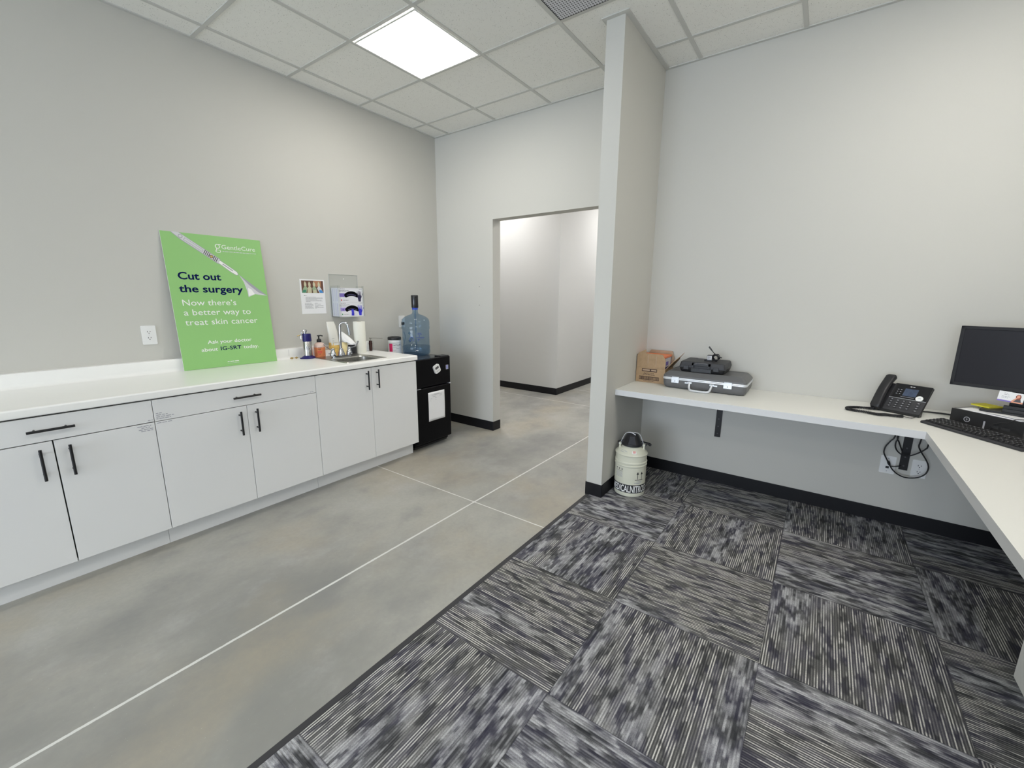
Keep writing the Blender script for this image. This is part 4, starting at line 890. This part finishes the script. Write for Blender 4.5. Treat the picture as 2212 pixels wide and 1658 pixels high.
# ------------------------------------------------------------------ torn carton on the desk
t = thing('cardboard_box', 'open torn brown cardboard box on the desk beside the partition', 'box', (-1.142, 3.250, DT+0.001))
BW, BD, BH = 0.222, 0.205, 0.114
b = MB(); wt = 0.004
b.box(0, BW, 0, wt, 0, BH, 'kraft'); b.box(0, BW, BD-wt, BD, 0, BH, 'kraft'); b.box(0, wt, wt, BD-wt, 0, BH+0.10, 'kraft'); b.box(BW-wt, BW, wt, BD-wt, 0, BH, 'kraft'); b.box(wt, BW-wt, wt, BD-wt, 0, wt, 'kraftin')
F = (0, -0.0006, 0)
def fr(x0, x1, z0, z1, m, k=0): b.add([(x0, -0.0006-k, z0), (x1, -0.0006-k, z0), (x1, -0.0006-k, z1), (x0, -0.0006-k, z1)], [(0, 1, 2, 3)], m)
fr(0.045, 0.162, 0.084, 0.107, 'brownink'); b.bars((0, -0.0012, 0), X, Z, [(0.05, 0.0905, 0.107)], 'kraftin', 0.011, 6)
b.bars((0, -0.0006, 0), X, Z, [(0.063, 0.072, 0.078), (0.060, 0.065, 0.084), (0.056, 0.0575, 0.092)], 'brownink', 0.003, 7)
fr(0.026, 0.180, 0.019, 0.047, 'brownink'); fr(0.0295, 0.1765, 0.0225, 0.0435, 'kraft', 0.0004)
rnd = random.Random(3); x = 0.033
while x < 0.172:
    w_ = rnd.choice((0.0015, 0.003, 0.0045)); fr(x, x+w_, 0.0225, 0.0435, 'brownink', 0.0008); x += w_+rnd.choice((0.0015, 0.003))
b.bars((0, -0.0006, 0), X, Z, [(0.060, 0.010, 0.085)], 'brownink', 0.003, 9)
b.obj('carton', t)
b = MB(); b.prism([(0.004, 0.0), (BW-0.002, 0.0), (BW-0.002, 0.070), (BW-0.026, 0.108), (0.073, 0.110), (0.068, 0.141), (0.014, 0.112), (0.003, 0.085)], (0, 0.0, BH+0.001), X, (0, -0.03, 1), Y, 0.004, 'kraft')
b.bars((0, -0.0035, BH), X, Z, [(0.088, 0.05, 0.0)], 'kraftin', 0.004)
b.prism([(0.086, 0.035), (0.091, 0.035), (0.093, 0.098), (0.087, 0.098)], (0, -0.0028, BH), X, (0, -0.03, 1), Y, 0.0004, 'kraftin'); b.prism([(0.148, 0.015), (0.152, 0.015), (0.155, 0.095), (0.150, 0.095)], (0, -0.0028, BH), X, (0, -0.03, 1), Y, 0.0004, 'kraftin'); b.obj('front_flap', t)
b = MB(); b.prism([(0.002, 0), (BW-0.002, 0), (BW+0.006, 0.066), (BW-0.014, 0.118), (0.042, 0.120), (0.006, 0.07)], (0, BD-0.004, BH), X, (0, 0.04, 1), Y, 0.004, 'kraftin'); b.obj('back_flap', t)
b = MB(); b.prism([(0.02, 0), (0.19, 0), (0.185, 0.085), (0.10, 0.118), (0.03, 0.075)], (BW-0.002, 0, BH), Y, (0.62, 0, 0.78), (0.78, 0, -0.62), 0.004, 'kraft'); b.prism([(0.09, 0.07), (0.16, 0.075), (0.12, 0.16)], (BW-0.002, 0, BH), Y, (0.62, 0, 0.78), (0.78, 0, -0.62), 0.003, 'kraftin'); b.obj('side_flap', t)
t = thing('snack_carton', 'orange and purple printed carton inside the torn cardboard box', 'carton', (-1.132, 3.262, DT+0.0055))
b = MB(); b.box(0.0, 0.198, 0.0, 0.18, 0, 0.188, 'purple'); b.box(0.0, 0.2, -0.001, 0.181, 0.1885, 0.203, 'orange'); b.box(0.1982, 0.1995, 0.02, 0.16, 0.12, 0.185, 'pgrey'); b.box(0.1983, 0.200, 0.04, 0.10, 0.13, 0.16, 'violet'); b.obj('carton', t)

# ------------------------------------------------------------------ hard cases
CX0, CX1, CY0, CY1 = -0.906, -0.357, 3.150, 3.460
t = thing('hard_case', 'grey hard shell briefcase with silver latches lying flat on the desk', 'case', (CX0, CY0, DT+0.001))
w, d = CX1-CX0, CY1-CY0
def rr(b, e, z, r=0.03): return [(p[0], p[1], z) for p in b.rrect(e, w-e, e, d-e, r, 5)]
b = MB(); b.loft([rr(b, 0.028, 0.0, 0.02), rr(b, 0.014, 0.004), rr(b, 0.004, 0.018), rr(b, 0.001, 0.036), rr(b, 0.0, 0.063)], 'case'); b.obj('lower_shell', t)
b = MB(); b.loft([rr(b, 0.0, 0.080), rr(b, 0.0, 0.092), rr(b, 0.006, 0.099), rr(b, 0.026, 0.119, 0.02), rr(b, 0.034, 0.1235, 0.02), rr(b, 0.046, 0.1235, 0.016), rr(b, 0.049, 0.1205, 0.016)], 'case'); b.obj('lid', t, ang=16)
b = MB()
for z0, z1 in ((0.0632, 0.0710), (0.0722, 0.0800)): b.loft([rr(b, -0.002, z0), rr(b, -0.003, z0+0.002), rr(b, -0.003, z1-0.002), rr(b, -0.002, z1)], 'alu')
b.obj('rim_band', t)
for x in (0.092, 0.437):
    b = MB(); b.box(x-0.026, x+0.026, -0.010, 0.0, 0.042, 0.080, 'alu'); b.box(x-0.024, x+0.024, -0.009, 0.0, 0.080, 0.0855, 'alu'); b.box(x-0.018, x+0.018, -0.0125, -0.01, 0.047, 0.068, 'alu'); b.cyl((x, -0.0135, 0.056), (x, -0.0125, 0.056), 0.003, 'inkdark', n=10); b.obj('latch', t, bevel=0.0015)
b = MB(); hx = 0.266
p = catmull([(hx-0.073, -0.012, 0.055), (hx-0.072, -0.024, 0.040), (hx-0.066, -0.040, 0.018), (hx-0.05, -0.048, 0.009), (hx, -0.050, 0.008), (hx+0.05, -0.048, 0.009), (hx+0.066, -0.040, 0.018), (hx+0.072, -0.024, 0.040), (hx+0.073, -0.012, 0.055)], 4)
b.tube(p, 0.0075, 'alu', 10)
for s_ in (-1, 1): b.box(hx+0.073*s_-0.014, hx+0.073*s_+0.014, -0.016, 0.002, 0.048, 0.060, 'alu'); b.box(hx+0.073*s_+0.012*s_, hx+0.073*s_+0.034*s_, -0.008, 0.001, 0.046, 0.055, 'alu')
b.obj('handle', t, bevel=0.001)

SZ = DT+0.001+0.1235+0.0005
t = thing('tool_case', 'small flat black plastic tool case on top of the grey briefcase', 'case', (-0.805, 3.190, SZ))
w, d = 0.302, 0.262
b = MB(); b.loft([rr(b, 0.012, 0.0, 0.012), rr(b, 0.006, 0.008, 0.014), rr(b, 0.0, 0.034, 0.014)], 'black'); b.box(0.082, 0.215, -0.004, 0.02, 0.004, 0.030, 'blackgloss'); b.obj('lower_shell', t)
b = MB(); b.loft([rr(b, -0.001, 0.0355, 0.014), rr(b, -0.001, 0.044, 0.014), rr(b, 0.006, 0.070, 0.014), rr(b, 0.010, 0.0735, 0.012)], 'charcoal')
b.box(0.07, 0.135, 0.235, 0.247, 0.0736, 0.0742, 'pgrey'); b.obj('lid', t, ang=14)
b = MB(); b.box(-0.003, w+0.003, -0.003, 0.02, 0.0325, 0.037, 'black'); b.box(0.088, 0.208, -0.016, 0.01, 0.052, 0.068, 'black'); b.box(0.088, 0.10, -0.016, 0.01, 0.036, 0.068, 'black'); b.box(0.196, 0.208, -0.016, 0.01, 0.036, 0.068, 'black'); b.box(0.11, 0.19, -0.0155, -0.004, 0.0682, 0.0688, 'mgrey'); b.obj('handle', t, bevel=0.003)
for x in (0.03, 0.228):
    b = MB(); b.box(x, x+0.036, -0.006, 0.004, 0.018, 0.046, 'charcoal'); b.obj('latch', t, bevel=0.002)
t = thing('power_adapter', 'black power adapter with a coiled cable on the small tool case', 'power adapter', (-0.628, 3.318, SZ+0.075))
b = MB(); b.box(-0.018, 0.016, -0.020, 0.020, 0.0, 0.042, 'black'); b.box(-0.016, 0.014, -0.0212, -0.0198, 0.010, 0.038, 'pgrey'); b.bars((0, -0.0216, 0), X, Z, [(-0.013, 0.031, 0.016), (-0.013, 0.025, 0.022), (-0.013, 0.019, 0.018)], 'ink', 0.003); b.obj('brick', t, bevel=0.003)
b = MB(); pts = []
rnd = random.Random(5)
for k in range(46):
    a = 2*PI*k/9.0; r_ = 0.022+0.006*math.sin(k*1.7)
    pts.append((0.036+r_*math.cos(a)*0.9, 0.002+0.016*math.sin(k*0.45), 0.026+r_*math.sin(a)*0.9+0.003*rnd.uniform(-1, 1)))
pts += [(0.03, 0.0, 0.052), (0.012, 0.0, 0.068), (-0.006, 0.002, 0.086), (-0.015, 0.003, 0.096), (-0.012, 0.003, 0.101), (0.0, 0.0, 0.088), (0.014, -0.003, 0.068), (0.03, -0.006, 0.052), (0.05, -0.01, 0.04), (0.066, -0.012, 0.034)]
b.tube(catmull(pts, 3), 0.0026, 'black', 7); b.cyl((-0.035, -0.012, 0.006), (-0.012, -0.012, 0.006), 0.006, 'black', n=10); b.cyl((0.06, -0.012, 0.034), (0.078, -0.014, 0.030), 0.0045, 'black', n=10); b.obj('cable', t)

# ------------------------------------------------------------------ desk phone
ang = math.radians(-27.5)
t = thing('desk_phone', 'black office desk phone with a handset and small screen on the desk', 'phone', (0.295, 3.272, DT+0.0015), ang)
sl = math.atan2(0.140, 0.115); FV = Vector((0, math.cos(sl), math.sin(sl))); FN = Vector((0, -math.sin(sl), math.cos(sl))); FO = Vector((0, 0.0, 0.014)); FL = 0.184
b = MB(); side_ = [(0.0, 0.0), (0.0, 0.014), (0.115, 0.154), (0.126, 0.148), (0.034, 0.030), (0.03, 0.0)]
b.prism(side_, (0.0, 0, 0), Y, Z, X, 0.226, 'black'); b.obj('base', t, bevel=0.003)
b = MB(); b.prism([(0.060, 0.072), (0.085, 0.100), (0.150, 0.010), (0.150, 0.0), (0.128, 0.0)], (0.05, 0, 0), Y, Z, X, 0.13, 'black'); b.box(0.185, 0.205, 0.02, 0.075, 0.0, 0.016, 'black'); b.obj('foot_stand', t, bevel=0.002)
b = MB(); b.prism(b.rrect(0.056, 0.226, 0.0, FL, 0.006, 3), FO+FN*-0.002, X, FV, FN, 0.005, 'charcoal'); b.prism(b.rrect(0.062, 0.2245, 0.088, FL-0.002, 0.005, 3), FO+FN*0.003, X, FV, FN, 0.0008, 'blackgloss'); b.prism([(0.058, 0.0845), (0.2245, 0.0845), (0.2245, 0.0862), (0.058, 0.0862)], FO+FN*0.003, X, FV, FN, 0.001, 'alu'); b.bars(FO+FN*0.0042, X, FV, [(0.128, 0.168, 0.022)], 'printwhite', 0.0035); b.obj('faceplate', t)
b = MB(); b.prism([(0.112, 0.105), (0.172, 0.105), (0.172, 0.155), (0.112, 0.155)], FO+FN*0.0038, X, FV, FN, 0.0006, 'lcd'); b.prism([(0.108, 0.0965), (0.168, 0.0965), (0.168, 0.0985), (0.108, 0.0985)], FO+FN*0.0038, X, FV, FN, 0.0006, 'mgrey'); b.obj('display', t)
b = MB(); c = Vector((0.192, 0, 0))+FO+FV*0.100+FN*0.0035
b.prism([(0.0165*math.cos(k*PI/12), 0.0165*math.sin(k*PI/12)) for k in range(24)], c, X, FV, FN, 0.003, 'printwhite'); b.prism([(-0.008, -0.004), (0.008, -0.004), (0.006, 0.006), (-0.004, 0.006)], c+FN*0.0031, X, FV, FN, 0.0004, 'pgrey'); b.obj('navigation_dial', t)
def key(x, y, w_=0.015, h_=0.0085):
    b = MB(); o = FO+FN*0.003
    b.prism(b.rrect(x-w_/2, x+w_/2, y-h_/2, y+h_/2, 0.002, 2), o, X, FV, FN, 0.0022, 'charcoal'); b.prism([(x-w_*0.22, y-0.0012), (x+w_*0.25, y-0.0012), (x+w_*0.25, y+0.0016), (x-w_*0.22, y+0.0016)], o+FN*0.0023, X, FV, FN, 0.0002, 'keylegend'); b.obj('key', t)
for r_ in range(4):
    for c_ in range(3): key(0.106+0.028*c_, 0.069-0.0155*r_)
    key(0.078, 0.073-0.0155*r_, 0.014); key(0.200, 0.068-0.0165*r_, 0.018)
for r_ in range(3):
    for c_ in range(2): key(0.083+0.014*c_, 0.142-0.014*r_, 0.010, 0.006)
b = MB(); n = 20; rings = []
for i in range(n+1):
    s_ = i/n; yy = -0.012+s_*0.232; bow = 0.021*math.sin(PI*s_); hh = 0.026+0.012*(abs(2*s_-1)**2.5); ww = 0.0235+0.0035*abs(2*s_-1)**3
    c = FO+FV*yy+FN*(0.018+bow)+Vector((0.028, 0, 0))
    e = 1.0 if 0 < i < n else 0.75
    rings.append([tuple(c+Vector(X)*(ww*e*math.copysign(abs(math.cos(a))**0.55, math.cos(a)))+FN*(hh*0.5*e*math.copysign(abs(math.sin(a))**0.55, math.sin(a)))) for a in [2*PI*k/16 for k in range(16)]])
b.loft(rings, 'black')
for k in range(4):
    yy = 0.172+0.0105*k; s_ = (yy+0.012)/0.232; q = FO+FV*yy+FN*(0.018+0.021*math.sin(PI*s_)+(0.026+0.012*(abs(2*s_-1)**2.5))*0.5+0.0003)
    b.add([q+Vector((0.014, 0, 0)), q+Vector((0.042, 0, 0)), q+Vector((0.042, 0, 0))+FV*0.003, q+Vector((0.014, 0, 0))+FV*0.003], [(0, 1, 2, 3)], 'inkdark')
b.obj('handset', t)
# curly cord on the desk, in the phone's frame
inv = (Matrix.Translation((0.295, 3.272, DT+0.0015)) @ Matrix.Rotation(ang, 4, 'Z')).inverted()
path = catmull([inv @ Vector(p) for p in ((0.318, 3.262, DT+0.012), (0.285, 3.235, DT+0.0095), (0.232, 3.222, DT+0.0095), (0.185, 3.185, DT+0.0095), (0.180, 3.145, DT+0.0095), (0.215, 3.122, DT+0.0095), (0.270, 3.112, DT+0.0095), (0.315, 3.090, DT+0.0095), (0.350, 3.108, DT+0.0095), (0.385, 3.108, DT+0.0095), (0.424, 3.118, DT+0.0095))], 12)
pts = []; ph_ = 0.0
for i in range(len(path)-1):
    a, c = path[i], path[i+1]; tg = (c-a).normalized(); sd = Vector((0, 0, 1)).cross(tg)
    for k in range(6):
        ph_ += 0.62; q = a+(c-a)*(k/6); pts.append(q+sd*(0.0062*math.cos(ph_))+Vector((0, 0, 0.0062*math.sin(ph_))))
b = MB(); b.tube(pts, 0.0023, 'black', 6); b.tube(path, 0.0048, 'black', 8)
b.tube(catmull([path[-1], inv @ Vector((0.455, 3.118, DT+0.005)), inv @ Vector((0.478, 3.150, DT+0.006))], 6), 0.0022, 'black', 6); b.obj('coiled_cord', t)

def cable(label, pts, r=0.0035, name='black_cable', grp=None):
    b = MB(); b.tube(catmull(pts, 6), r, 'black', 8); return tag(b.obj(name), label, 'cable', grp)
cable('thin black cable running from the phone along the desk to the computer, rear one', [(0.525, 3.345, DT+0.006), (0.560, 3.372, DT+0.004), (0.61, 3.375, DT+0.004), (0.66, 3.368, DT+0.004), (0.705, 3.345, DT+0.006)], 0.0026)
cable('thin black cable lying in front of the other phone cable on the desk', [(0.518, 3.328, DT+0.006), (0.552, 3.352, DT+0.004), (0.61, 3.353, DT+0.004), (0.652, 3.350, DT+0.004), (0.690, 3.330, DT+0.006)], 0.0026)
Lp1 = [(0.452, 0.735), (0.4474, 0.6011), (0.4296, 0.5609), (0.4136, 0.5267), (0.4087, 0.4967), (0.4115, 0.4766), (0.4241, 0.4504), (0.4361, 0.4283), (0.4481, 0.4062), (0.4633, 0.3829), (0.4886, 0.3602), (0.5196, 0.3476), (0.5552, 0.3498), (0.5887, 0.3638), (0.6127, 0.3904), (0.6204, 0.4226), (0.6162, 0.4515), (0.6004, 0.4837), (0.5825, 0.5115), (0.5678, 0.5361), (0.5604, 0.5584), (0.5646, 0.597), (0.575, 0.735)]
cable('black cable hanging under the desk in a big loop past both wall plates', [(x, 3.42, z) for x, z in Lp1], 0.0038)
Lp2 = [(0.462, 0.735), (0.4596, 0.5975), (0.4538, 0.5659), (0.4551, 0.5357), (0.4675, 0.5098), (0.492, 0.4908), (0.521, 0.4893), (0.5471, 0.5054), (0.5719, 0.5271), (0.5895, 0.5489), (0.5968, 0.5741), (0.605, 0.735)]
cable('black cable hanging under the desk in a short loop across the bracket', [(x, 3.405, z) for x, z in Lp2], 0.0038)
cable('straight black cable dropping under the desk behind the bracket', [(0.468, 3.432, 0.735), (0.4601, 3.432, 0.5936), (0.4705, 3.432, 0.5613), (0.4881, 3.440, 0.5184), (0.496, 3.455, 0.50)], 0.0038)
t = thing('adapter_plug', 'black inline plug on a short lead beside the white data plate', 'plug', (0.4381, 3.432, 0.4246))
b = MB(); b.tube([(0, 0, 0.004), (0.004, 0, -0.006), (0.010, 0, -0.020)], [0.006, 0.008, 0.006], 'black', 10); b.obj('plug', t)
b = MB(); b.tube(catmull([(0.010, 0, -0.020), (0.018, 0.006, -0.027), (0.035, 0.010, -0.028), (0.052, 0.012, -0.0215), (0.065, 0.016, -0.018)], 5), 0.0028, 'black', 8); b.obj('lead', t)

# ------------------------------------------------------------------ desktop computer, keyboard, monitor
pa = math.atan2(-0.678, 0.735)
PCZ = DT+0.001
t = thing('desktop_computer', 'flat black desktop computer lying under the monitor on the desk', 'computer', (0.613, 3.160, PCZ), pa)
b = MB(); b.box(0, 0.292, 0.006, 0.292, 0.003, 0.079, 'charcoal')
for x, y in ((0.02, 0.02), (0.27, 0.02), (0.02, 0.27), (0.27, 0.27)): b.box(x-0.01, x+0.01, y-0.01, y+0.01, 0, 0.004, 'black')
b.obj('body', t, bevel=0.002)
b = MB(); b.box(0, 0.292, 0.0, 0.006, 0.003, 0.0795, 'black')
for x0, x1, z0, z1 in ((0.165, 0.20, 0.02, 0.034), (0.21, 0.245, 0.02, 0.034)): b.box(x0, x1, -0.0006, 0.001, z0, z1, 'inkdark')
b.obj('front_panel', t, bevel=0.002)
b = MB(); U, V, N = Vector(X), Vector(Z), Vector((0, -1, 0)); c = (0.073, 0.036)
for k in range(24):
    p, q = 2*PI*k/24, 2*PI*(k+1)/24; r0, r1 = 0.0105, 0.0135
    b.add([(c[0]+r0*math.cos(p), -0.0008, c[1]+r0*math.sin(p)), (c[0]+r1*math.cos(p), -0.0008, c[1]+r1*math.sin(p)), (c[0]+r1*math.cos(q), -0.0008, c[1]+r1*math.sin(q)), (c[0]+r0*math.cos(q), -0.0008, c[1]+r0*math.sin(q))], [(0, 1, 2, 3)], 'keylegend')
b.add([(c[0]+x, -0.0008, c[1]+z) for x, z in ((0.001, 0.008), (-0.004, -0.001), (0.0, -0.001), (-0.001, -0.008), (0.004, 0.001), (0.0, 0.001))], [tuple(range(6))], 'keylegend'); b.obj('power_emblem', t)
b = MB(); b.box(0.141, 0.148, -0.0012, 0.0, 0.006, 0.046, 'mgrey'); b.obj('disc_slot', t)
t = thing('black_earbud_cord', 'thin black cord draped over the front of the desktop computer', 'cord', (0.613, 3.160, PCZ), pa)
b = MB(); b.tube(catmull([(0.292, 0.06, 0.0855), (0.262, 0.03, 0.0855), (0.250, 0.006, 0.083), (0.236, -0.006, 0.066), (0.205, -0.006, 0.055), (0.180, -0.006, 0.040), (0.172, -0.005, 0.022), (0.172, -0.004, 0.006)], 7), 0.0019, 'black', 6); b.obj('cord', t)
def sheet(name, label, z, pts, bend=0.0, rows=None):
    t = thing(name, label, 'paper', (0.613, 3.160, PCZ+z), pa)
    b = MB(); n = 8; vs = []; fs = []
    A, B_, C, D = [Vector((*p, 0)) for p in pts]
    for i in range(n+1):
        for j in range(n+1):
            a, c = i/n, j/n; p = A*(1-a)*(1-c)+B_*a*(1-c)+C*a*c+D*(1-a)*c
            vs.append((p.x, p.y, bend*math.sin(PI*a)*(1-c)+0.0004))
    for i in range(n):
        for j in range(n): fs.append((i*(n+1)+j, (i+1)*(n+1)+j, (i+1)*(n+1)+j+1, i*(n+1)+j+1))
    b.add(vs, fs, 'paper', True)
    if rows: b.bars((0, 0, bend+0.0012), X, Y, rows, 'ink', 0.0022)
    o = b.obj('sheet', t); m = o.modifiers.new('thickness', 'SOLIDIFY'); m.thickness = 0.0004
sheet('paper_sheet', 'white paper sheet lying flat on top of the desktop computer', 0.0800, [(0.012, 0.012), (0.270, 0.006), (0.276, 0.215), (0.018, 0.222)], 0, [(0.03, 0.10, 0.05), (0.03, 0.115, 0.06), (0.03, 0.13, 0.045)])
sheet('loose_paper', 'curled white paper lying on the flat sheet below the monitor', 0.0812, [(0.118, 0.035), (0.288, 0.012), (0.290, 0.105), (0.125, 0.105)], 0.004, [(0.165, 0.09, 0.03), (0.17, 0.10, 0.04)])
# keyboard
ka = math.atan2(-0.775, 0.632)
t = thing('keyboard', 'black computer keyboard lying on the desk in front of the computer', 'keyboard', (0.486, 3.053, DT+0.001), ka)
b = MB(); b.prism([(0, 0), (0.132, 0.0), (0.132, 0.022), (0.126, 0.024), (0.006, 0.012), (0, 0.009)], (0, 0, 0), Y, Z, X, 0.442, 'charcoal'); b.obj('base', t, bevel=0.0015)
kg = [(0.012, 15, 0.0), (0.305, 3, 0.0), (0.364, 4, 0.0)]
cnt = 0
for row in range(6):
    yk = 0.012+row*0.0192
    for x0, n_, _ in kg:
        kx = x0; stop = {0.012: 0.298, 0.305: 0.36, 0.364: 0.434}[x0]
        while kx < stop-0.01 and cnt < 100:
            wk = 0.0175
            if x0 == 0.012 and row == 0 and 0.07 < kx < 0.09: wk = 0.105
            if x0 == 0.305 and row in (2,): break
            b = MB(); zt = 0.0125+0.012*(yk+0.008)/0.126
            wk = min(wk, stop-kx)
            b.loft([[(kx, yk, zt), (kx+wk-0.001, yk, zt), (kx+wk-0.001, yk+0.017, zt+0.0016), (kx, yk+0.017, zt+0.0016)], [(kx+0.002, yk+0.002, zt+0.006), (kx+wk-0.003, yk+0.002, zt+0.006), (kx+wk-0.003, yk+0.015, zt+0.0072), (kx+0.002, yk+0.015, zt+0.0072)]], 'black', smooth=False)
            b.add([(kx+0.0045, yk+0.009, zt+0.0072), (kx+0.0085, yk+0.009, zt+0.0072), (kx+0.0085, yk+0.013, zt+0.0076), (kx+0.0045, yk+0.013, zt+0.0076)], [(0, 1, 2, 3)], 'keylegend')
            b.obj('key', t); cnt += 1; kx += wk+0.0015
# monitor
ma = math.atan2(-0.387, 0.922)
MZ = PCZ+0.0835
t = thing('monitor', 'dark computer monitor on a stand over the desktop computer at the right edge', 'monitor', (0.593, 3.205, MZ), ma)
zb, zt_, mw = 0.977-MZ, 1.289-MZ, 0.505
b = MB(); b.box(0, mw, 0.004, 0.030, zb, zt_, 'bezel'); b.box(0.08, mw-0.08, 0.03, 0.052, zb+0.05, zt_-0.05, 'bezel'); b.obj('back_shell', t, bevel=0.003)
b = MB(); e = 0.015
b.box(0, mw, 0.0, 0.006, zb, zb+e+0.003, 'bezel'); b.box(0, mw, 0.0, 0.006, zt_-e, zt_, 'bezel'); b.box(0, e, 0.0, 0.006, zb, zt_, 'bezel'); b.box(mw-e, mw, 0.0, 0.006, zb, zt_, 'bezel'); b.obj('bezel', t, bevel=0.0015)
b = MB(); b.box(e, mw-e, 0.0035, 0.005, zb+e, zt_-e, 'screen'); b.obj('screen', t)
b = MB(); b.box(mw/2-0.035, mw/2+0.035, 0.052, 0.075, 0.008, zb+0.16, 'bezel'); b.box(mw/2-0.03, mw/2+0.03, 0.04, 0.06, zb+0.08, zb+0.15, 'bezel'); b.obj('stand_neck', t, bevel=0.003)
b = MB(); b.rbox(mw/2-0.125, mw/2+0.125, -0.005, 0.165, 0.0, 0.008, 0.012, 'black'); b.obj('stand_base', t, bevel=0.0015)
t = thing('sticky_note_pad', 'yellow sticky note pad lying on the monitor stand', 'note pad', (0.757, 3.243, MZ+0.0085), math.radians(-49))
b = MB(); b.box(-0.041, 0.041, -0.043, 0.043, 0, 0.007, 'sticky'); b.obj('pad', t)
t = thing('card_holder', 'small black card holder standing on the monitor stand', 'card holder', (0.8150, 3.120, MZ+0.0085), ma)
b = MB(); b.box(-0.03, 0.06, -0.004, 0.010, 0, 0.034, 'black'); b.box(-0.03, 0.06, -0.016, 0.010, 0, 0.006, 'black'); b.box(-0.03, 0.06, -0.016, -0.0135, 0, 0.018, 'black'); b.obj('holder', t, bevel=0.001)
t = thing('business_card', 'white business card with a printed portrait in the black card holder', 'card', (0.7575, 3.127, 0.9285), ma)
b = MB(); U, V = Vector((0.998, 0, -0.06)).normalized(), Vector((0.06, 0.10, 0.99)).normalized()
N = U.cross(V); N = N if N.y < 0 else -N
b.prism([(0, 0), (0.086, 0), (0.086, 0.050), (0, 0.050)], (0, 0, 0), U, V, -N, 0.0006, 'paper')
def CP(pts, m, k=0.0004): b.add([N*k+U*x+V*y for x, y in pts], [tuple(range(len(pts)))], m)
CP([(0, 0), (0.05, 0), (0.05, 0.007), (0, 0.007)], 'violet'); CP([(0.045, 0), (0.086, 0), (0.086, 0.008), (0.05, 0.008)], 'skin', 0.0006)
CP([(0.054, 0.006), (0.080, 0.006), (0.076, 0.020), (0.068, 0.026), (0.060, 0.018)], 'dgrey', 0.0008); CP([(0.060+0.0005, 0.018), (0.058, 0.034), (0.063, 0.043), (0.072, 0.043), (0.076, 0.034), (0.075, 0.018)], 'hair', 0.0009)
CP([(0.067+0.0055*math.cos(k*PI/6), 0.033+0.0075*math.sin(k*PI/6)) for k in range(12)], 'skin', 0.0011); CP([(0.046, 0.006), (0.054, 0.006), (0.066, 0.026), (0.062, 0.028)], 'skin', 0.0011)
b.bars(N*0.0006, U, V, [(0.018, 0.041, 0.012), (0.018, 0.034, 0.02), (0.012, 0.024, 0.03), (0.012, 0.018, 0.022)], 'mgrey', 0.002); b.obj('card', t)
